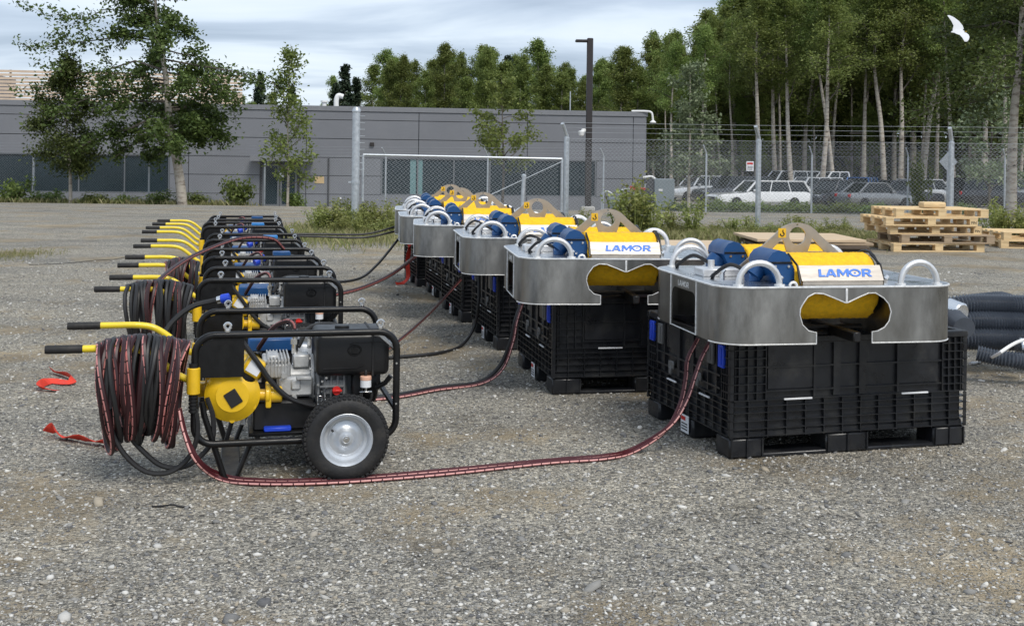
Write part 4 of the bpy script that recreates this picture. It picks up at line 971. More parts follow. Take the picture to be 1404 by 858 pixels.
    MB().box((.446, .35, .02), (.984, .73, .026)).box((.446, .53, .026), (.984, .536, .20)).build('trough', M['alu'], root, 0)
    MB().tube([(.446, .30, .03), (.984, .30, .04)], .012, 8).build('scraper_bar', M['black_paint'], root)
    MB().tube([(.446, .02, .018), (.80, .30, .018)], .010, 6).cbox((.80, .02, .0), (.84, .5, .05), .006).build('strut', M['black_plastic'], root)
    # two brush drums
    def drum():
        d = MB(); nl, na = 44, 72; vs, fs = [], []; rg = random.Random(4)
        L0, L1 = .53, .975
        for i in range(nl + 1):
            u = L0 + (L1 - L0) * i / nl
            for k in range(na):
                a = 2 * math.pi * k / na; gro = .006 * (1 if ((k * 3 + i * 2) % 7) < 4 else -1)
                rr = .166 + gro * .3 + rg.uniform(-.002, .002); uu = u + (rg.uniform(-.006, .006) if i in (0, nl) else 0)
                vs.append((uu, rr * math.cos(a), rr * math.sin(a)))
        for i in range(nl):
            for k in range(na): fs.append((i * na + k, i * na + (k + 1) % na, (i + 1) * na + (k + 1) % na, (i + 1) * na + k))
        fs.append(tuple(range(na))[::-1]); fs.append(tuple(nl * na + k for k in range(na)))
        return d.add(vs, fs).mesh('brush_drum', M['brush'], 180)
    dmesh = drum()
    for v, sgn in ((.265, -1), (SD - .265, 1)):
        d_ = link(bpy.data.objects.new('brush_drum', dmesh), root); d_.location = (0, v, .254)
        MB().cyl((.515, v, .262), (.529, v, .262), .145, 28).build('drum_end', M['black_plastic'], root); MB().cyl((.976, v, .262), (.984, v, .262), .150, 28).build('drum_end', M['black_plastic'], root)
        arm = [(.956, v - sgn * -.0, .28)]
        a2 = [(v + sgn * .17 * math.cos(R(t)), .262 + .17 * math.sin(R(t))) for t in range(0, 181, 15)]
        MB().tube([(.988, y, z) for y, z in a2], .007, 6).build('guard_arc', M['black_paint'], root)
        # drum cover plate with lip
        y0, y1 = v + sgn * .168, v + sgn * .212
        cv = MB(); vs = [(.54, y0, .372), (.975, y0, .372), (.975, y1, .300), (.54, y1, .300), (.54, y0 - sgn * .004, .369), (.975, y0 - sgn * .004, .369), (.975, y1 - sgn * .006, .298), (.54, y1 - sgn * .006, .298)]
        cv.add(vs, [(0, 3, 2, 1), (4, 5, 6, 7), (0, 1, 5, 4), (2, 3, 7, 6), (1, 2, 6, 5), (3, 0, 4, 7)]); cvo = cv.build('drum_cover', M['stainless'], root, 0)
        MB().box((.545, min(y1, y1 - sgn * .006), .281), (.97, max(y1, y1 - sgn * .006), .2985)).build('cover_lip', M['bracket'], cvo, 0)
        for u in (.534, .980): MB().tube([(u, y1 - sgn * .004, .285), (u, y0, .372), (u, v + sgn * .06, .42)], .006, 6).build('cover_bracket', M['black_paint'], cvo)
        if sgn < 0:
            nv = Vector((0, y1 - y0, -.072)).normalized(); ay = Vector((1, 0, 0)).cross(nv)
            up_ = Vector((0, y0 - y1, .072)).normalized(); nn = Vector((1, 0, 0)).cross(up_)
            FM = Matrix.Translation(Vector((.775, (y0 + y1) / 2, .336)) + nn * .0022) @ Matrix(((1, up_.x, nn.x, 0), (0, up_.y, nn.y, 0), (0, up_.z, nn.z, 0), (0, 0, 0, 1)))
            logo(cvo, FM, .285, .042, M['logo'], 'logo_lettering')
        # blue hydraulic motor housing at the drum end
        pu = [(.40, .275), (.385, .30), (.345, .375), (.35, .405), (.372, .432), (.405, .445), (.438, .435), (.462, .41), (.468, .385), (.515, .300), (.52, .275)]
        va, vb = (v - .14, v + .10) if sgn < 0 else (v - .10, v + .14)
        mo = MB().plate([(a + .045, b) for a, b in pu], [], vb - va, XZ(vb)).build('motor_housing', M['blue'], root, 30)
        MB().cbox((.395, va - .006, .378), (.519, va + .004, .388), .002).build('housing_flange', M['black_paint'], mo)
        for a, b in ((.43, .365), (.50, .365), (.46, .30)): MB().cyl((a, va - .006, b), (a, va + .01, b), .007, 8).build('bolt', M['chrome'], mo)
        MB().cyl((.34, v, .30), (.40, v, .30), .035, 14).cyl((.37, v, .31), (.40, v, .35), .05, 14).build('hydraulic_motor', M['blue'], root)
        MB().tube(spline([(.35, v, .32), (.26, v + .02, .36), (.20, v + .10, .30), (.22, v + .16, .28)], 6), .010, 6).build('jumper_hose', M['hose_black'], root)
    for u, v in ((.42, .05), (.985, .06), (.30, .5), (.27, .42)):
        MB().tube([(u, v, SH_ + .005), (u, v, SH_ + .035)], .013, 8).tube([(u, v, SH_ + .035), (u + .015, v, SH_ + .05)], .010, 8).build('fitting', M['chrome'], root)
    MB().tube([(x, .018, z) for x, z in arc((.478, SH_ + .008), .018, 0, 180, 8)], .007, 8).build('lug', M['weld'], root)
    MB().cbox((.18, .46, SH_ + .008), (.40, .60, SH_ + .05), .006).tube([(.25, .53, SH_ + .04), (.25, .53, SH_ + .09)], .018, 10).build('manifold', M['hoop'], root)
    # hoops
    for (a, b) in ((.19, .435), (1.045, 1.275)):
        for v in (.045, SD - .045):
            c = (a + b) / 2; ra = (b - a) / 2 - .016
            pts = [(c + ra * math.cos(R(t)), v, SH_ + .118 * math.sin(R(t)) ** .85 if 0 < t < 180 else SH_ - .002) for t in range(180, -1, -12)]
            MB().tube(pts, .0155, 10).build('carry_hoop', M['hoop'], root)
            MB().cyl((c - ra, v, SH_ + .008), (c - ra, v, SH_ + .014), .026, 12).cyl((c + ra, v, SH_ + .008), (c + ra, v, SH_ + .014), .026, 12).build('hoop_weld', M['weld'], root)
    # lifting bracket
    uc_ = .735; cz = .40; rr = .158
    arc_top = arc((uc_, cz), rr, 37, 143, 14)
    outl2 = [(uc_ + .37, SH_), (uc_ + .37, SH_ + .02)] + arc_top + [(uc_ - .37, SH_ + .02), (uc_ - .37, SH_)]
    hole = arc((uc_, .488), .047, 0, 345, 23); pin = arc((uc_, .546), .006, 0, 330, 9)
    tl = [(uc_ - .155, .405), (uc_ - .084, .475), (uc_ - .074, .445), (uc_ - .060, .405)]
    tr2 = [(2 * uc_ - x, y) for x, y in tl][::-1]
    lowl = [(uc_ - .05, SH_ + .02), (uc_ - .05, .34), (uc_ - .02, .36), (uc_ + .02, .36), (uc_ + .05, .34), (uc_ + .05, SH_ + .02)]
    lb_ = MB().plate(outl2, [hole, pin, tl, tr2, lowl], .012, XZ(.546)).build('lifting_bracket', M['bracket'], root, 30)
    st = MB().box((uc_ - .110, .5322, .478), (uc_ - .066, .5335, .528)).build('hook_sticker', mat('sticker_yellow', (0.75, 0.45, 0.02), 0.5), lb_, 0)
    MB().tube(spline([(uc_ - .084, .5318, .520), (uc_ - .084, .5318, .508), (uc_ - .077, .5318, .498), (uc_ - .085, .5318, .488), (uc_ - .097, .5318, .492), (uc_ - .098, .5318, .500)], 5), .0033, 5).build('hook_symbol', M['ink'], st)
    return root
sk = [(1.635, 5.70, 11), (.695, 7.10, 6.2), (.285, 8.82, 7.6), (-.215, 10.3, 4.6), (-.47, 11.75, 6.8), (-.66, 13.1, 5)]
sk0 = make_skimmer()
for i, (x, y, a) in enumerate(sk):
    o = sk0 if i == 0 else copy_tree(sk0); c, s = math.cos(R(a)), math.sin(R(a))
    o.location = (x - .74 * c, y - .74 * s, CH + .001); o.rotation_euler = (0, 0, R(a))
    tag(o, ['aluminium brush skimmer with yellow drums on the end crate beside the ribbed grey hoses',
            'aluminium brush skimmer with yellow drums on the second crate counting towards the gate post',
            'aluminium brush skimmer with yellow drums on the third crate counting towards the gate post',
            'aluminium brush skimmer with yellow drums on the fourth crate counting towards the gate post',
            'aluminium brush skimmer with yellow drums on the fifth crate counting towards the gate post',
            'aluminium brush skimmer with yellow drums on the crate at the gate end'][i], 'skimmer', 'skimmers on crates')

# ------------------------------------------------------------------ wheeled power-pack cart
FL, FWd = .955, .82
def make_cart():
    root = empty('power_pack_cart')
    loop = rloop(.017, FL - .017, .172, .668, .085, 7)
    for v in (.0, FWd):
        MB().tube([(u, v, w) for u, w in loop], .0165, 10, closed=True).build('frame_loop', M['black_paint'], root)
        MB().plate([(.03, .475), (.235, .475), (.235, .655), (.11, .655), (.06, .64), (.03, .60)], [], .004, Matrix.Translation((0, v + (.002 if v == 0 else .0), 0)) @ Matrix.Rotation(R(90), 4, 'X')).build('side_plate', M['black_paint'], root, 0)
        for u in (.16, .86):
            eb = MB().cyl((u, v, .682), (u, v, .692), .013, 10); eb.tube([(u + .014 * math.cos(R(t)), v, .708 + .014 * math.sin(R(t))) for t in range(0, 360, 24)], .0065, 6, closed=True); eb.build('eye_bolt', M['chrome'], root)
    for (u, w) in ((.0175, .40), (.0175, .28), (FL - .0175, .58), (FL - .0175, .30), (.30, .172), (.62, .172)):
        MB().tube([(u, .0, w), (u, FWd, w)], .014, 8).build('cross_bar', M['black_paint'], root)
    for k in (.33, .52): MB().cyl((FL - .017 - .002, -.018, k), (FL - .017 - .002, -.014, k), .005, 8).build('bolt', M['chrome'], root)
    MB().cbox((.26, .06, .182), (.90, FWd - .06, .20), .004).build('base_plate', M['black_paint'], root)
    # handles
    for v in (.045, FWd - .045):
        y_ = MB().tube(spline([(.015, v, .45), (-.06, v, .485), (-.15, v, .56), (-.22, v, .60), (-.30, v, .612), (-.40, v, .613), (-.48, v, .613)], 5), .0165, 10).build('handle', M['handle_yellow'], root)
        MB().lathe([(.0, 0), (.018, .001), (.0195, .006), (.0195, .150), (.018, .160), (.0, .160)], 12, Matrix.Translation((-.47, v, .613)) @ Matrix.Rotation(R(-90), 4, 'Y')).build('grip', M['black_rubber'], y_)
        so_ = MB().cyl((.012, v - .055, .405), (.012, v - .055, .525), .030, 16, ch=.004).cbox((-.02, v - .05, .44), (.04, v, .49), .006).build('handle_socket', M['yellow'], root)
        MB().cyl((.012, v - .055, .525), (.012, v - .055, .545), .022, 12).build('socket_cap', M['black_plastic'], so_)
        sp = MB()
        for k in range(5): sp.cyl((.012, v - .055, .325 + k * .016), (.012, v - .055, .335 + k * .016), .021, 12)
        sp.cyl((.012, v - .055, .32), (.012, v - .055, .405), .015, 10).build('socket_spring', M['black_plastic'], so_)
        # stand legs
        MB().tube([(.05, v - .02, .36), (.06, v - .02, .30), (.155, v - .01, .0)], .014, 8).build('leg', M['black_paint'], root)
        MB().tube([(.27, v - .01, .165), (.205, v - .01, .0)], .012, 8).build('leg', M['black_paint'], root)
        MB().tube([(.205, v + .03, .33), (.16, v + .03, .17)], .011, 8).build('leg_brace', M['black_paint'], root)
    MB().cbox((.135, .03, .0), (.225, FWd - .03, .014), .003).build('foot_bar', M['black_paint'], root)
    # wheels on an axle
    R_, r_ = .195, .118
    tp = [(r_ - .006, -.038), (r_ + .004, -.046), (.150, -.054), (.176, -.050), (.190, -.036), (R_ - .002, -.018), (R_ - .001, 0), (R_ - .002, .018), (.190, .036), (.176, .050), (.150, .054), (r_ + .004, .046), (r_ - .006, .038)]
    rp = [(.0, .030), (.022, .030), (.022, .022), (.034, .020), (.046, .006), (.060, -.004), (.078, -.006), (.086, .006), (.098, .010), (.104, .026), (.112, .036), (.120, .040), (.123, .044), (.119, .047), (.108, .036), (.10, .02), (.10, -.04), (.121, -.046)]
    tread = MB()
    for k in range(52):
        a = 2 * math.pi * k / 52
        for z0, z1, rr, off in ((-.046, -.026, .190, 0), (-.022, -.002, .1955, .5), (.002, .022, .1955, 0), (.026, .046, .190, .5)):
            Mx = Matrix.Rotation(a + off * 2 * math.pi / 52, 4, 'Z'); tread.cbox((rr - .008, -.0072, z0), (rr + .0035, .0072, z1), .0015, Mx)
    tm, rm, trm = MB().lathe(tp, 48, None, False).mesh('tyre', M['black_rubber'], 50), MB().lathe(rp, 40, None, False).mesh('rim', M['rim'], 35), tread.mesh('tread', M['black_rubber'], 0)
    hub = MB().cyl((0, 0, .028), (0, 0, .036), .017, 16, ch=.002).cyl((0, 0, .036), (0, 0, .042), .008, 6).mesh('hub_cap', M['chrome'], 40)
    vlv = MB().tube([(-.060, .035, .006), (-.066, .045, .034)], .0055, 6).mesh('valve', M['black_rubber'], 40)
    for v, fl in ((-.085, 1), (FWd + .085, -1)):
        wh = empty('wheel', (.695, v, R_), 0, root); wh.rotation_euler = (R(90) * fl, 0, 0)
        for nm, me in (('tyre', tm), ('rim', rm), ('tread', trm), ('hub_cap', hub), ('valve', vlv)): link(bpy.data.objects.new(nm, me), wh)
    MB().tube([(.695, -.07, R_), (.695, FWd + .07, R_)], .012, 8).build('axle', M['chrome'], root)
    # yellow pump
    pm = MB(); MY = Matrix.Translation((.185, .0, .385)) @ Matrix.Rotation(R(90), 4, 'X')     # lathe z -> -v
    pm.lathe([(.05, -.20), (.095, -.19), (.108, -.16), (.118, -.10), (.118, -.075), (.126, -.072), (.126, -.05), (.118, -.046), (.100, -.03), (.080, -.022), (.074, -.016), (.0, -.014)], 40, MY)
    pm.cyl((.27, .09, .372), (.345, .09, .372), .026, 18).cyl((.335, .09, .372), (.355, .09, .372), .048, 22, ch=.004).cyl((.355, .09, .372), (.362, .09, .372), .036, 20).cyl((.358, .09, .372), (.412, .09, .372), .037, 22, ch=.004)
    pm.rbox((.335, .05, .315), (.362, .13, .428), .008, 2)
    pm.rbox((.06, .10, .40), (.20, .22, .476), .02, 3).rbox((.02, .12, .36), (.10, .19, .43), .015, 2)
    for t in range(30, 360, 60): pm.cyl((.185 + .110 * math.cos(R(t)), .045, .385 + .118 * math.sin(R(t))), (.185 + .118 * math.cos(R(t)), .08, .385 + .115 * math.sin(R(t))), .013, 8)
    po = pm.build('pump_housing', M['yellow'], root)
    MB().cbox((-.03, -.003, -.036), (.03, .003, .036), .002, Matrix.Translation((.188, .012, .375)) @ Matrix.Rotation(R(-32), 4, 'Y')).build('name_plate', M['ink'], po)
    cp = Matrix.Translation((.272, .07, .500)) @ Matrix.Rotation(R(32), 4, 'Y')
    MB().lathe([(.042, -.06), (.047, -.05), (.047, -.035), (.040, -.03)], 24, cp).build('cap_ring', M['black_plastic'], po)
    cb = MB().rbox((-.045, -.045, -.03), (.045, .045, .055), .014, 3, cp).build('filler_cap', M['yellow'], po)
    MB().box((-.028, -.0475, -.015), (.034, -.0455, .042), cp).build('cap_label', M['label'], cb, 0)
    for u, w in ((.06, .475), (.155, .478)): MB().cyl((u, .14, w - .01), (u, .14, w + .012), .012, 8).build('bolt', M['chrome'], po)
    MB().cyl((.05, .12, .315), (.10, .14, .335), .022, 10).cyl((.235, .10, .235), (.235, .10, .29), .012, 8).build('drain_fitting', M['cast'], po)
    # engine: cast pump body, bell housing, grey crankcase, black tank
    ca = MB()
    ca.cbox((.34, .16, .43), (.455, .42, .50), .008).cbox((.325, .18, .495), (.44, .40, .515), .006).cbox((.345, .2, .512), (.40, .34, .535), .006).cbox((.40, .14, .345), (.56, .46, .44), .012)
    for k in range(7): ca.cbox((.345 + k * .016, .155, .44), (.352 + k * .016, .42, .528), .001)
    ca.cyl((.45, .28, .39), (.565, .28, .39), .085, 28).cyl((.552, .28, .40), (.566, .28, .40), .125, 32)
    ca.cbox((.47, .22, .47), (.545, .34, .53), .006).cbox((.455, .13, .38), (.50, .2, .43), .006)
    for k in range(10):
        a = R(36 * k); ca.cyl((.545, .28 + .112 * math.cos(a), .40 + .112 * math.sin(a)), (.574, .28 + .112 * math.cos(a), .40 + .112 * math.sin(a)), .009, 6)
    ca.cyl((.47, .12, .345), (.47, .16, .345), .013, 8).cyl((.42, .12, .45), (.42, .16, .45), .012, 8).cbox((.48, .11, .43), (.55, .15, .445), .003)
    ca.build('gear_case', M['cast'], root)
    ge_ = MB(); ge_.cbox((.57, .12, .30), (.72, .50, .46), .012).cbox((.60, .10, .36), (.70, .13, .43), .005).cbox((.57, .14, .45), (.74, .46, .49), .01)
    for k in range(5): ge_.cbox((.575 + k * .03, .095, .31), (.587 + k * .03, .12, .455), .003)
    ge_.cbox((.585, .085, .395), (.70, .11, .405), .002).cbox((.70, .16, .28), (.80, .48, .47), .012)
    ge_.build('crankcase', M['grey_engine'], root)
    bl = MB()
    for k in range(9): bl.cyl((.578 + .012 * (k % 3) * 1.6, .078, .315 + .016 * k), (.578 + .012 * (k % 3) * 1.6, .10, .315 + .016 * k), .006, 6)
    bl.cbox((.575, .082, .30), (.60, .09, .36), .003).cbox((.61, .083, .325), (.64, .092, .345), .003); bl.build('bolt_cluster', M['chrome'], root)
    MB().cyl((.665, .07, .382), (.665, .10, .382), .020, 14).cbox((.645, .062, .376), (.69, .075, .388), .003).build('oil_cap', M['red'], root)
    MB().rbox((.565, .05, .452), (.912, .40, .655), .03, 4).build('fuel_tank', M['black_plastic'], root)
    MB().rbox((.60, .47, .40), (.85, .70, .60), .03, 3).build('muffler', M['black_paint'], root)
    tk = bpy.data.objects.new('tank_strap', MB().cbox((.826, .046, .45), (.838, .404, .659), .003).mesh('tank_strap', M['black_rubber'])); link(tk, root)
    MB().tube([(.745 + .030 * math.cos(R(t)), .049, .575 + .022 * math.sin(R(t))) for t in range(0, 360, 20)], .0045, 6, closed=True).cyl((.745, .042, .575), (.745, .055, .575), .015, 14).build('tank_emblem', M['black_paint'], root)
    MB().tube(spline([(.722, .0485, .605), (.76, .0485, .612), (.90, .0485, .612)], 3), .003, 5).tube([(.60, .0485, .49), (.755, .0485, .49), (.79, .0485, .505)], .003, 5).build('tank_crease', M['black_plastic'], root)
    MB().cyl((.70, .22, .650), (.70, .22, .672), .035, 18, ch=.004).build('tank_cap', M['black_plastic'], root)
    ff = MB().cyl((.800, .055, .40), (.800, .055, .432), .026, 18).build('filter_bowl', M['label'], root); MB().cyl((.800, .055, .432), (.800, .055, .452), .027, 18, ch=.003).build('filter_band', M['peach'], ff)
    MB().cyl((.800, .055, .372), (.800, .055, .40), .006, 8).cbox((.77, .045, .372), (.83, .065, .381), .003).build('filter_valve', M['chrome'], ff)
    MB().tube(spline([(.775, .055, .37), (.78, .055, .34), (.80, .055, .325), (.825, .055, .34), (.83, .055, .37)], 5), .007, 6).tube(spline([(.80, .055, .455), (.80, .055, .475), (.795, .07, .49)], 4), .007, 6).build('fuel_line', M['black_rubber'], root)
    MB().cyl((.80, .28, .40), (.875, .28, .40), .115, 30, ch=.01).cyl((.87, .28, .40), (.89, .28, .40), .06, 24).build('recoil_starter', M['black_plastic'], root)
    MB().cbox((.74, .10, .30), (.79, .2, .47), .008).build('control_bracket', M['black_plastic'], root)
    MB().tube([(.86, .13, .38), (.90, .11, .405), (.925, .10, .44)], .012, 8).build('starter_grip', M['black_plastic'], root)
    MB().cbox((-.055, -.003, -.008), (.055, .003, .008), .002, Matrix.Translation((.900, .03, .615)) @ Matrix.Rotation(R(42), 4, 'Y')).build('tank_brace', M['hoop'], root)
    MB().cbox((.28, .10, .20), (.56, .60, .335), .008).build('battery_box', M['black_plastic'], root)
    MB().cbox((.33, .06, .202), (.455, .16, .222), .004).build('drip_tray', M['blue_bright'], root)
    MB().cbox((.26, .52, .50), (.50, .74, .565), .008).build('oil_cooler', M['blue'], root)
    MB().cbox((.33, .54, .30), (.48, .72, .50), .008).build('cooler_core', M['black_plastic'], root)
    MB().rbox((.20, .56, .34), (.33, .74, .48), .03, 3).build('oil_tank', M['yellow'], root)
    # hydraulic lines
    MB().tube(spline([(.225, .01, .635), (.30, .02, .53), (.36, .04, .44), (.44, .06, .36), (.54, .09, .315), (.64, .14, .29)], 6), .0125, 8).build('hydraulic_line', M['hose_black'], root)
    MB().cyl((.478, .28, .53), (.478, .28, .575), .016, 12).cyl((.478, .28, .575), (.478, .28, .600), .020, 6).cyl((.478, .28, .60), (.478, .28, .645), .013, 12).build('quick_coupling', M['chrome'], root)
    MB().tube(spline([(.478, .28, .645), (.47, .29, .672), (.44, .33, .68), (.38, .40, .64), (.33, .46, .56), (.31, .50, .52)], 6), .0115, 8, uv=True).build('feed_hose', M['hose_dull'], root)
    MB().cyl((.545, .24, .56), (.545, .24, .62), .010, 10).cyl((.54, .20, .585), (.55, .28, .585), .008, 8).cbox((.535, .22, .615), (.56, .26, .635), .003).build('throttle_linkage', M['cast'], root)
    MB().tube(spline([(.50, .40, .54), (.56, .44, .63), (.68, .46, .64), (.76, .46, .60)], 6), .012, 8).build('hydraulic_line', M['hose_black'], root)
    return root
carts = [(-1.445, 5.30, 13.5), (-2.045, 7.58, 11.8), (-2.44, 9.20, 13.9), (-2.92, 11.05, 12.4), (-3.47, 13.05, 14.3), (-3.79, 14.45, 12.2)]
ct0 = make_cart()
croots = []
for i, (x, y, a) in enumerate(carts):
    o = ct0 if i == 0 else copy_tree(ct0); croots.append(o)
    o.location = (x, y, 0); o.rotation_euler = (0, 0, R(a))
    if i >= 2:
        MB().cbox((.56, .10, .66), (.70, .22, .705), .006).build('control_box', M['blue_sky' if i in (3, 4) else 'blue'], o)
        MB().cyl((.42, .30, .60), (.50, .34, .64), .03, 12).build('dust_cap', M['blue_bright'], o)
    tag(o, ['engine pump cart with a large red-striped hose coil hung on its yellow handles',
            'engine pump cart with black hose bundles on its yellow handle, second of the row',
            'engine pump cart with a small dark red hose coil on its handle',
            'engine pump cart with a pale blue box, beside the cart with the dark red coil',
            'engine pump cart with a pale blue box, last but one before the building',
            'yellow-handled engine pump cart at the building end of the row'][i], 'cart', 'engine pump carts in a row')

# ------------------------------------------------------------------ hose coils on the handles
def coil(loops, seed, name, label, cart, parts, u0, u1, w_top, aw, av, vc, r, taper=.8):
    rg = random.Random(seed); root = empty(name, carts[cart][:2] + (0,), R(carts[cart][2])); tag(root, label, 'hose coil')
    for nm, m_, idx in parts:
        mb = MB()
        for i in idx:
            t = (i + .5) / loops; uc = u0 + (u1 - u0) * t; a_w = aw * rg.uniform(.86, 1.06); a_v = av * rg.uniform(.75, 1.15); um = (u0 + u1) / 2
            tw = rg.uniform(-.02, .02); dv = rg.uniform(-.012, .012); pts = []
            n = 30
            for k in range(n):
                a = 2 * math.pi * k / n
                w = w_top - .035 * (2 * t - 1) ** 2 - a_w + a_w * math.cos(a); v = vc + dv + a_v * math.sin(a) * (1 + .12 * math.cos(a))
                f = (1 - math.cos(a)) / 2
                uu = uc + (um - uc) * (1 - taper) * f + tw * math.sin(a) + (u1 - u0) / loops * .8 * (k / n - .5) + .012 * math.sin(a * 2 + i)
                pts.append((uu, v, w + rg.uniform(-.002, .002)))
            mb.tube(pts, r, 7, closed=True, uv=True)
        mb.build(nm, m_, root)
    return root
reds = [i for i in range(34) if i in (0, 1, 2, 4, 5, 7, 8, 10, 12, 13, 15, 16, 18, 24, 26, 28, 29, 30, 31, 32, 33)]
c1 = coil(34, 2, 'hose_coil', 'thick coil of red-striped and black hose hung on the handle of the first cart', 0,
     [('red_hose', M['hose_coil'], reds), ('black_hose', M['hose_black'], [i for i in range(34) if i not in reds])], -.405, -.02, .668, .232, .125, .035, .0112, .72)
inv = Matrix.Rotation(-R(carts[0][2]), 4, 'Z') @ Matrix.Translation((-carts[0][0], -carts[0][1], 0))
tail = MB()
for dx_, dy_, dp in ((0, 0, 0), (22, -8, .06)):
    pts = [inv @ P(px + dx_, py + dy_ * (1 if py > 600 else 0), 5.20 + dp + .0008 * (px - 150)) for px, py in ((150, 560), (156, 595), (172, 624), (200, 646), (232, 647), (258, 628), (270, 600), (270, 570), (262, 545))]
    tail.tube(spline(pts, 5), .0118, 7, uv=True)
tail.build('hanging_loop', M['hose_black'], c1)
coil(22, 5, 'hose_coil', 'two bundles of black hose hung on the handle of the second cart', 1,
     [('black_hose', M['hose_black'], [0, 1, 2, 3, 5, 6, 10, 11, 12, 13, 14, 16, 17, 19, 20, 21]), ('dark_red_hose', M['hose_dull'], [4, 7, 9, 15, 18])], -.43, -.03, .665, .22, .13, .04, .0135)
coil(14, 9, 'hose_coil', 'small coil of dark red hose hung on the handle of the third cart', 2,
     [('dark_red_hose', M['hose_dull'], [i for i in range(14) if i % 3 != 1]), ('black_hose', M['hose_black'], [1, 4, 7, 10, 13])], -.27, -.02, .665, .20, .13, .04, .0135)

# ------------------------------------------------------------------ hoses between carts and skimmers
def gp_(px, py, z=.014):
    a, b = unroll(px, py); Y = (EYE - z) * F / b
    return Vector((a / F * Y, Y, z))
def hose(pts, r, m_, label, n=8, extra=None):
    base = pts[0]; mb = MB().tube(spline([p - base for p in pts], n), r, 8, uv=True)
    if extra:
        for e_ in extra: mb.tube(spline([p - base for p in e_], n), r, 8, uv=True)
    o = mb.build('hose', m_); o.location = base; tag(o, label, 'hose', 'hydraulic hoses'); return o
runA = [P(246, 560, 5.22), P(252, 590, 5.22), P(268, 630, 5.22)] + [gp_(*q) for q in ((300, 655), (345, 662), (450, 661), (600, 650), (750, 634), (830, 628), (870, 618))]
hose(runA + [P(912, 590, 5.96), P(932, 555, 6.03), P(940, 520, 6.08), P(943, 492, 6.10), P(957, 464, 6.14)], .0115, M['hose_red'], 'red-striped hose on the gravel to the end skimmer, strand further from the wheel')
runB = [P(248, 570, 5.25), P(256, 600, 5.25), P(275, 634, 5.25)] + [gp_(*q) for q in ((305, 651), (350, 658), (455, 657), (605, 645), (750, 631), (830, 624.5), (868, 615))]
hose(runB + [P(918, 584, 5.93), P(941, 549, 5.98), P(953, 515, 6.0), P(962, 490, 6.02), P(975, 466, 6.06)], .0115, M['hose_red'], 'red-striped hose on the gravel to the end skimmer, strand nearest the wheel')
hose([gp_(478, 547), gp_(545, 541), gp_(600, 531), gp_(655, 524), P(684, 503, 7.72), P(700, 468, 7.72), P(707, 438, 7.72), P(716, 414, 7.75)], .014, M['hose_black'], 'black hose rising from the gravel to the second skimmer')
hose([gp_(470, 551), gp_(545, 544), gp_(600, 534), gp_(658, 526), P(688, 507, 7.66), P(703, 470, 7.66), P(709, 440, 7.66), P(718, 412, 7.72)], .0115, M['hose_red'], 'red-striped hose beside a black one rising to the second skimmer')
hose([gp_(500, 493), gp_(550, 489), gp_(600, 484), gp_(632, 474), P(650, 448, 9.28), P(656, 415, 9.25), P(657, 372, 9.3)], .013, M['hose_black'], 'black hose curving up to the third skimmer')
hose([P(470, 515, 7.9), P(510, 494, 8.5), P(560, 456, 9.3), P(600, 418, 10.0), P(640, 374, 10.65)], .012, M['hose_dull'], 'dark red hose stretched through the air to the fourth skimmer')
hose([P(440, 408, 9.5), P(495, 395, 10.0), P(540, 374, 10.9), P(577, 345, 11.9)], .018, M['hose_dull'], 'thick dark red hose stretched to the fifth skimmer')
hose([P(420, 388, 11.3), P(485, 384, 11.8), P(515, 365, 12.4), P(551, 322, 13.5)], .014, M['hose_black'], 'black hose sloping up to the last skimmer at the gate end')
hose([P(395, 321, 13.3), P(440, 321, 13.4), P(500, 321, 13.6), P(545, 310, 13.8)], .012, M['hose_black'], 'thin black hose strung level from the carts to the last skimmer, upper strand')
hose([P(395, 323, 13.25), P(440, 324.5, 13.35), P(500, 325.5, 13.5), P(547, 316, 13.7)], .012, M['hose_black'], 'thin black hose strung level from the carts to the last skimmer, lower strand')
hose([P(209, 392, 7.75), P(240, 366, 8.3), P(275, 346, 8.9), P(328, 327, 9.5), P(372, 327, 9.7), P(389, 341, 9.8)], .016, M['hose_dull'], 'dark hose arching over the carts from the black hose bundles')
h_ = hose([P(218, 470, 6.22), P(236, 442, 6.26), P(262, 421, 6.3), P(290, 413, 6.33), P(302, 411, 6.33)], .016, M['hose_black'], 'black hose with a blue coupling cap laid over the first cart frame')
MB().cyl(P(298, 411.5, 6.33) - h_.location, P(304, 410, 6.33) - h_.location, .02, 12).build('coupling', M['chrome'], h_)
MB().cyl(P(303, 410.2, 6.33) - h_.location, P(315, 408, 6.33) - h_.location, .026, 14, ch=.005).build('coupling_cap', M['blue_bright'], h_)

# ------------------------------------------------------------------ red straps
def strap(pts, w, label, grp=None):
    mb = MB(); base = pts[0][0]; vs, fs = [], []
    P_ = [p for p, _ in pts]; sm = spline(P_, 5); tw = [t for _, t in pts]
    for i, p in enumerate(sm):
        t = (sm[min(i + 1, len(sm) - 1)] - sm[max(i - 1, 0)]).normalized(); q = i / (len(sm) - 1) * (len(tw) - 1); a = tw[int(q)] + (tw[min(len(tw) - 1, int(q) + 1)] - tw[int(q)]) * (q - int(q))
        s = t.cross(Vector((0, 0, 1))); s = s.normalized() if s.length > .01 else Vector((1, 0, 0)); nn = s.cross(t)
        d = (s * math.cos(a) + nn * math.sin(a)) * w / 2; o_ = nn * .0015
        vs += [p - base + d + o_, p - base - d + o_, p - base - d - o_, p - base + d - o_]
    m = len(sm)
    for i in range(m - 1):
        for k in range(4): fs.append((i * 4 + k, i * 4 + (k + 1) % 4, (i + 1) * 4 + (k + 1) % 4, (i + 1) * 4 + k))
    fs += [(3, 2, 1, 0), tuple((m - 1) * 4 + k for k in range(4))]
    o = mb.add(vs, fs).build('webbing_strap', M['strap']); o.location = base; return tag(o, label, 'strap', grp)
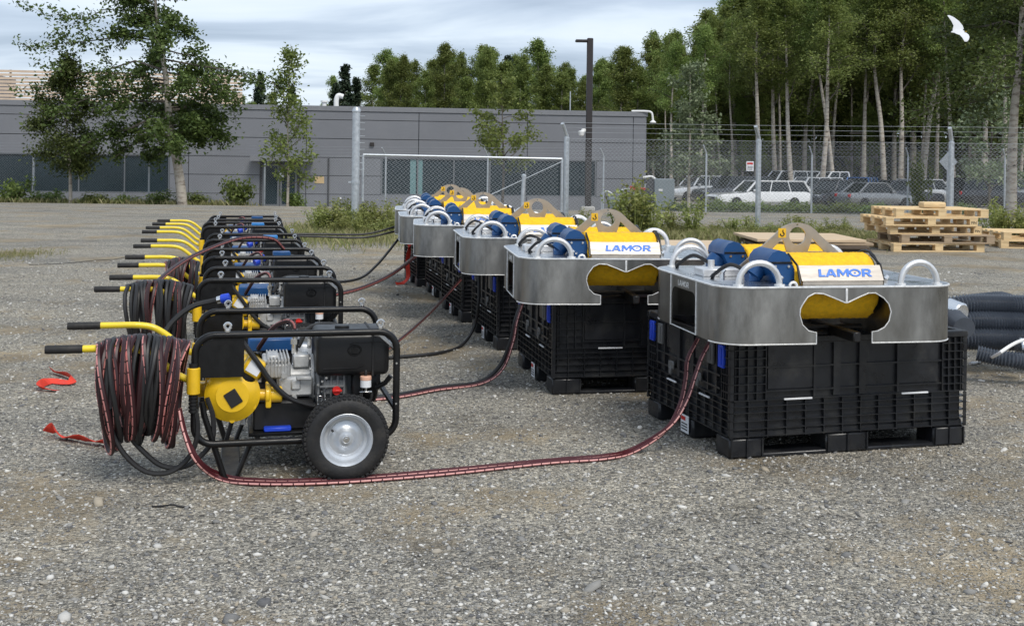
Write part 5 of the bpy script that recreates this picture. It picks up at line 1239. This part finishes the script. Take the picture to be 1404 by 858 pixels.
strap([(gp_(70, 506, .03), .9), (gp_(80, 511, .02), .5), (gp_(94, 514, .03), 1.0), (gp_(101, 519, .035), .8), (gp_(92, 524, .02), .3), (gp_(72, 522, .02), .5), (gp_(60, 524, .03), 1.0), (gp_(54, 530, .025), .7), (gp_(66, 533, .015), .3), (gp_(78, 535, .01), .2)], .05, 'short crumpled red strap lying in an S on the gravel')
strap([(gp_(66, 592, .02), .5), (gp_(74, 586, .05), 1.2), (gp_(80, 594, .03), .7), (gp_(92, 600, .015), .2), (gp_(112, 600, .03), .8), (gp_(135, 606, .02), .3), (gp_(150, 607, .03), .9), (gp_(164, 611, .015), .2)], .058, 'long red strap lying on the gravel beside the hose coil')
c6 = crates[5]; f6 = Matrix.Translation((c6[0], c6[1], 0)) @ Matrix.Rotation(R(c6[2]), 4, 'Z')
strap([(f6 @ Vector((-.03, .38, .60)), 0.0), (f6 @ Vector((-.035, .36, .42)), .2), (f6 @ Vector((-.05, .40, .25)), -.3), (f6 @ Vector((-.05, .34, .08)), .2), (f6 @ Vector((-.12, .32, .012)), .5), (f6 @ Vector((-.20, .25, .012)), .9)], .05, 'red strap hanging down the crate at the gate end of the row')

for pts_, r_, nm, lb_, ct in (([gp_(208, 694, .005), gp_(222, 693.5, .006), gp_(236, 691.5, .012), gp_(246, 694, .005), gp_(260, 695, .005)], .004, 'cable_tie', 'thin black cable tie lying on the gravel below the hose coil', 'cable tie'),
                             ([gp_(40, 363, .008), gp_(90, 361, .008), gp_(130, 357, .008), gp_(160, 355, .008), gp_(184, 349, .008)], .0035, 'cable', 'thin grey cable trailing across the gravel from the cart handles', 'cable')):
    b_ = pts_[0]; o = MB().tube(spline([p - b_ for p in pts_], 5), r_, 6).build(nm, M['black_rubber']); o.location = b_; tag(o, lb_, ct)
# ------------------------------------------------------------------ ribbed grey hoses
def ribbed(path, r, pitch, base):
    pts = spline([Vector(p) - base for p in path], 14); L = [0]
    for a, b in zip(pts, pts[1:]): L.append(L[-1] + (b - a).length)
    n = int(L[-1] / (pitch / 2)); o = []; j = 0
    for k in range(n + 1):
        s = L[-1] * k / n
        while j < len(L) - 2 and L[j + 1] < s: j += 1
        o.append(pts[j].lerp(pts[j + 1], (s - L[j]) / max(1e-6, L[j + 1] - L[j])))
    c = [0]
    def rad(t): c[0] += 1; return r * (1.0 if c[0] % 2 else .80)
    return MB().tube(o, rad, 14)
rh0 = P(1300, 440, 8.4); rh0.z = 0
rh = empty('ribbed_hose_pile', rh0); tag(rh, 'pile of thick ribbed dark grey suction hose beside the end crate', 'hose')
def yl(px, py, Y): return P(px, py, Y)
for k, (y_, Y, z) in enumerate(((478, 8.3, 0), (455, 8.35, 0), (432, 8.42, 0))):
    MBp = ribbed([P(1270, y_ - 2, Y + .1), P(1318, y_ - 13 + 0, Y), P(1380, y_ - 13, Y), P(1440, y_ - 11, Y), P(1500, y_ - 9, Y + .15)], .082, .021, rh0)
    MBp.build('hose_run', M['hose_rib'], rh, 60)
ribbed([P(1290, 428, 8.75), P(1320, 418, 8.75), P(1350, 414, 8.75), P(1375, 413, 8.8), P(1388, 420, 8.95), P(1386, 430, 9.2)], .072, .018, rh0).build('hose_run', M['hose_rib'], rh, 60)
ribbed([P(1340, 484, 8.0), P(1365, 490, 7.95), P(1395, 494, 7.9), P(1440, 500, 7.9)], .06, .02, rh0).build('hose_run', M['hose_rib'], rh, 60)
ribbed([P(1296, 425, 8.2), P(1310, 440, 8.0), P(1322, 450, 7.85)], .075, .016, rh0).build('hose_run', M['hose_rib'], rh, 60)
MB().cyl(P(1298, 424, 8.15) - rh0, P(1318, 432, 8.05) - rh0, .085, 18, ch=.01).build('hose_clamp', M['chrome'], rh)
MB().cyl(P(1396, 476, 8.05) - rh0, P(1420, 478, 8.05) - rh0, .07, 16, ch=.01).build('hose_clamp', M['chrome'], rh)
for pts_, lb_ in (([gp_(1330, 498, .02), gp_(1345, 496, .02), P(1365, 487, 7.75), P(1385, 474, 7.75), P(1400, 467, 7.8), P(1425, 462, 7.9)], 'white rope lying over the ribbed grey hoses'),
             ([gp_(1394, 504, .012), gp_(1410, 503, .012), gp_(1430, 506, .012)], 'short white rope end on the gravel below the ribbed grey hoses')):
    b_ = pts_[0]; o = MB().tube(spline([p - b_ for p in pts_], 6), .0115, 8).build('rope', M['white']); o.location = b_; tag(o, lb_, 'rope')

# ------------------------------------------------------------------ pallets and boards
PL, PD = 1.60, 1.12
def make_pallet():
    root = empty('wooden_pallet')
    for k in range(5):
        w = .145 if k in (0, 2, 4) else .11; y = k * (PD - .145) / 4 + (.0 if w > .12 else .0175)
        MB().cbox((0, y, .122), (PL, y + w, .144), .003).build('top_board', M['wood'], root, 0)
    for k in range(3):
        x = k * (PL - .145) / 2
        MB().cbox((x, 0.002, .100), (x + .145, PD - .002, .1215), .003).build('cross_board', M['wood'], root, 0)
        for j in range(3):
            y = j * (PD - .13) / 2; MB().cbox((x + .003, y + .004, .022), (x + .142, y + .126, .0995), .004).build('block', M['wood'], root, 0)
    for j in range(3):
        y = j * (PD - .12) / 2; MB().cbox((.001, y + .003, .0), (PL - .001, y + .117, .0215), .003).build('bottom_board', M['wood'], root, 0)
    return root
pl0 = make_pallet()
stack = [(1225, 6, 0, 'wood'), (1237, 3, 1, 'wood_old'), (1222, 5, 2, 'wood'), (1214, 5, 3, 'wood'), (1229, 4, 4, 'wood')]
names = ['bottom pallet of the five-high stack, resting on the gravel', 'second pallet up in the five-high stack, darker and weathered', 'middle pallet of the five-high stack', 'second pallet from the top of the five-high stack', 'top pallet of the five-high stack with a sawn block on it']
for i, (px, a, k, wm) in enumerate(stack):
    o = pl0 if i == 0 else copy_tree(pl0); q = P(px, 345, 19.45); o.location = (q.x, 19.45 + .04 * (i % 3), k * .1445); o.rotation_euler = (0, 0, R(a)); tag(o, 'wooden pallet, ' + names[i], 'pallet', 'stacked pallets')
    if wm != 'wood':
        for ch in o.children: ch.data = ch.data.copy() if False else ch.data; ch.material_slots[0].link = 'OBJECT'; ch.material_slots[0].material = M[wm]
    if i in (2, 3):
        t_ = link(bpy.data.objects.new('stamped_letters', text_mesh('FIN', M['ink'], .09, .042, bold=.02)), o); t_.matrix_local = Matrix.Translation((PL - .072, .0028, .062)) @ Matrix.Rotation(R(90), 4, 'X')
q = P(1278, 280, 19.9); o = MB().rbox((-.2, -.12, 0), (.2, .12, .105), .03, 2).build('wood_block', M['wood']); o.location = (q.x, 19.9, 5 * .1445); o.rotation_euler = (0, 0, R(4)); tag(o, 'short thick sawn wood block lying on the top pallet', 'wood block')
# second low pallet stack running out of the frame
for k in range(2):
    o = copy_tree(pl0); q = P(1372, 338, 20.6); o.location = (q.x + .05 * k, 20.6, k * .1445); o.rotation_euler = (0, 0, R(-4 + 3 * k))
    tag(o, ['lower', 'upper'][k] + ' pallet of the low stack standing right of the five-high stack', 'pallet', 'low pallet stack')
def sheet(name, a, b, d, z, t, yaw, label, m_):
    o = MB().cbox((0, 0, 0), (b, d, t), .004).build(name, m_, None, 0); o.location = (a[0], a[1], z); o.rotation_euler = (0, 0, R(yaw)); tag(o, label, 'board'); return o
q = P(904, 343, 17.4)
for k, (x_, ) in enumerate(((.08,), (1.0,))):
    o = MB().cbox((0, 0, 0), (.12, 1.9, .10), .004).build('timber_bearer', M['wood_old'], None, 0); o.location = (q.x + x_ * 1.15, 17.55, .0); tag(o, 'dark timber bearer under the wide plywood sheet', 'timber', 'bearers under the plywood sheet')
sheet('plywood_sheet', (q.x, 17.4), 1.42, 2.1, .10, .045, 3, 'wide pale plywood sheet lying on bearers behind the skimmers', M['ply'])
q = P(1040, 343, 19.2)
for k in range(4):
    sheet('plywood_sheet', (q.x + [.05, .0, .1, -.02][k], 19.2 + [.1, .0, .05, 0][k]), 1.82, 1.7, .002 + k * .052, .045, 1.5 * k - 2, ['bottom dark board of the low stack left of the pallets', 'second board up in the low stack left of the pallets', 'third board up in the low stack left of the pallets', 'top pale board of the low stack left of the pallets'][k], M['ply_dark'] if k < 2 else (M['wood_old'] if k == 2 else M['ply']))
# orange tub behind the end skimmer
q = P(988, 352, 7.6); tb = empty('storage_tub', (q.x + .12, 7.75, 0), R(20)); tag(tb, 'orange-red plastic tub half hidden behind the end skimmer', 'tub')
MB().rbox((-.28, -.2, 0), (.28, .25, .80), .05, 3).build('body', M['orange'], tb); MB().rbox((-.30, -.22, .80), (.30, .27, .835), .012, 2).build('lid', M['orange'], tb)

# ------------------------------------------------------------------ parked cars
def car(px, Y, L, H, yaw, colr, kind, label, grp='cars in the car park', py=None):
    root = empty('parked_car', G(px, Y), R(yaw)); tag(root, label, 'car', grp); w = .92 * (L / 4.8) ** .5
    m_ = M[colr]; bz = .28; belt = H * .60
    # side profile stations along x (front at -x): (x, z_low, z_belt, halfwidth)
    hood = belt * .90
    st = [(-.50, .34, hood * .74, .80), (-.485, .26, hood * .86, .88), (-.43, .22, hood * .94, .95), (-.25, .20, hood, 1.0), (-.16, .20, belt, 1.0), (.20, .20, belt * 1.01, 1.0), (.42, .20, belt * 1.01, .98), (.485, .26, belt * .98, .92), (.50, .34, belt * .85, .86)]
    if kind == 'pickup': st[5:] = [(.10, .20, belt, 1.0), (.42, .22, belt, .99), (.495, .24, belt * .99, .97), (.50, .34, belt * .9, .95)]
    vs, fs = [], []
    for (x, zl, zb, hw) in st:
        for (yy, zz_) in ((-hw * .86, zl), (-hw, zl + (zb - zl) * .25), (-hw, zl + (zb - zl) * .72), (-hw * .93, zb), (0, zb + .025), (hw * .93, zb), (hw, zl + (zb - zl) * .72), (hw, zl + (zb - zl) * .25), (hw * .86, zl)): vs.append((x * L, yy * w, zz_))
    n = 9
    for i in range(len(st) - 1):
        for k in range(n): fs.append((i * n + k, i * n + (k + 1) % n, (i + 1) * n + (k + 1) % n, (i + 1) * n + k))
    fs += [tuple(range(n))[::-1], tuple((len(st) - 1) * n + k for k in range(n))]
    MB().add(vs, fs).build('body', m_, root, 35)
    x0, x1, x2, x3 = {'suv': (-.20, -.09, .42, .48), 'sedan': (-.18, -.05, .22, .38), 'pickup': (-.20, -.09, .12, .14)}[kind]
    def cab(z0, z1, ins, top):
        q = lambda t: (x0 + (x1 - x0) * t, x3 + (x2 - x3) * t); a0, b0 = q(0); a1, b1 = q(1)
        lo = [(a0 * L, -w * .90), (b0 * L, -w * .90), (b0 * L, w * .90), (a0 * L, w * .90)]; hi = [(a1 * L, -w * .74), (b1 * L, -w * .74), (b1 * L, w * .74), (a1 * L, w * .74)]
        v = [(x, y, z0) for x, y in lo] + [(x, y, z1) for x, y in hi]
        return MB().add(v, [(0, 1, 5, 4), (1, 2, 6, 5), (2, 3, 7, 6), (3, 0, 4, 7), (4, 5, 6, 7)])
    cab(belt - .02, H - .04, 0, 0).build('glass', M['car_glass'], root, 0)
    rf_ = MB().rbox((x1 * L - .06, -w * .765, H - .07), (x2 * L + .06, w * .765, H), .03, 2); rf_.build('roof', m_, root)
    for sy in (-1, 1):
        for (ta, tb) in ((x0, x1), (x3, x2)):
            MB().tube([(ta * L, sy * w * .905, belt - .02), (tb * L, sy * w * .75, H - .04)], .06, 6).build('pillar', m_, root)
        for t in ((.33, .66) if kind != 'pickup' else (.5,)):
            MB().tube([((x0 + (x3 - x0) * t + .02) * L, sy * w * .905, belt - .02), ((x1 + (x2 - x1) * t) * L, sy * w * .75, H - .05)], .035, 6).build('pillar', m_ if kind != 'sedan' else M['car_black'], root)
        MB().rbox((-.14 * L, sy * w * 1.0 - .07, belt + .02), (-.10 * L, sy * w * 1.0 + .07, belt + .14), .02, 2).build('mirror', m_, root)
        MB().rbox((-.492 * L, sy * w * .66 - .16, hood * .68), (-.455 * L, sy * w * .66 + .16, hood * .84), .02, 2).build('headlight', M['head'], root)
        MB().rbox((.478 * L, sy * w * .72 - .12, belt * .72), (.503 * L, sy * w * .72 + .12, belt * .92), .02, 2).build('taillight', M['tail'], root)
        for x in (-.31, .30):
            wh = MB().lathe([(.20, -.10), (.31, -.105), (.335, -.08), (.335, .08), (.31, .105), (.20, .10)], 20, Matrix.Translation((x * L, sy * w * .90, .335)) @ Matrix.Rotation(R(90), 4, 'X')).build('tyre', M['tyre'], root)
            MB().lathe([(0, -.09), (.20, -.095), (.20, .095), (0, .09)], 14, Matrix.Translation((x * L, sy * w * .90, .335)) @ Matrix.Rotation(R(90), 4, 'X')).build('rim', M['rim'], wh)
    MB().rbox((-.503 * L, -w * .45, .42), (-.49 * L, w * .45, hood * .72), .02, 2).build('grille', M['car_black'], root)
    return root
car(1040, 68, 5.9, 1.6, 14, 'car_white', 'suv', 'white estate car with roof rails parked closest to the low shrub strip')
car(1006, 76, 5.4, 1.75, 20, 'car_dark', 'suv', 'dark grey car parked behind the white estate car')
car(958, 79, 5.0, 1.7, 25, 'car_silver', 'suv', 'silver car half hidden behind the young silvery tree')
car(1074, 80, 5.4, 2.1, 12, 'car_silver', 'suv', 'tall silver van-like car parked behind the white estate car')
car(1142, 79, 5.8, 2.1, 12, 'car_white', 'pickup', 'white pickup truck with a tall cab parked in the back row')
car(1140, 72, 4.9, 1.65, 40, 'car_dark', 'sedan', 'dark car with its bonnet facing the fence in front of the white pickup')
car(1178, 78, 4.6, 1.75, 60, 'car_blue', 'suv', 'bright blue car parked beside the white pickup')
car(1200, 70, 4.7, 1.55, 200, 'car_grey', 'sedan', 'grey car with a red tail light parked beside the blue car')
car(1238, 74, 5.0, 1.65, 195, 'car_dark', 'sedan', 'dark car with red tail lights parked behind the pallet stack')
car(1312, 78, 5.0, 1.6, 10, 'car_white', 'sedan', 'white car seen through the fence behind the diamond sign')
car(1358, 74, 5.0, 1.85, 190, 'car_black', 'suv', 'black car parked beside the white-barked birch trunk')

car(1274, 77, 4.8, 1.7, 200, 'car_silver', 'suv', 'silver car parked between the dark car and the diamond sign')
car(1392, 79, 4.8, 1.75, 15, 'car_grey', 'suv', 'grey car parked behind the black car by the birch trunk')
car(1108, 75, 4.8, 1.75, 18, 'car_silver', 'suv', 'silver car squeezed between the white estate car and the dark car')
# ------------------------------------------------------------------ gull in flight
def gull():
    S = [(-1.0, .05, .006, .05), (-.85, .11, .012, .03), (-.6, .16, .02, .0), (-.35, .19, .03, -.02), (-.16, .24, .05, .0), (-.09, .40, .085, .01), (-.035, .52, .12, .02), (0, .58, .135, .02), (.035, .52, .12, .02), (.09, .40, .085, .01), (.16, .24, .05, .0), (.35, .19, .03, -.02), (.6, .16, .02, .0), (.85, .11, .012, .03), (1.0, .05, .006, .05)]
    vs, fs = [], []; n = 16; span = .62
    for (s, ch, th, sw) in S:
        ch *= 1.0 if abs(s) < .12 else 2.1
        lift = .30 * abs(s) ** 1.2 - .12 * abs(s) ** 3
        for k in range(n):
            a = 2 * math.pi * k / n; c = math.cos(a)
            nose = 1.0 if c > 0 else (1.15 if abs(s) < .1 else 1.0)
            tz = th * .5 * math.sin(a) * (1.0 if c > -.2 else .55)
            vs.append((s * span, ch * .5 * c * nose - sw * 2.2 - .10 * abs(s) ** 2, tz + lift))
    for i in range(len(S) - 1):
        for k in range(n): fs.append((i * n + k, i * n + (k + 1) % n, (i + 1) * n + (k + 1) % n, (i + 1) * n + k))
    fs += [tuple(range(n))[::-1], tuple((len(S) - 1) * n + k for k in range(n))]
    root = empty('gull', P(1315, 44, 29)); root.scale = (.72, .72, .72); root.rotation_euler = (R(8), R(52), R(-62)); tag(root, 'white gull in flight with raised wings in front of the wood', 'gull')
    MB().add(vs, fs).build('body', M['gull_white'], root, 180)
    MB().lathe([(.018, 0), (.012, .035), (0, .06)], 8, Matrix.Translation((0, .285, .0)) @ Matrix.Rotation(R(-95), 4, 'X')).build('beak', M['yellow'], root)
gull()
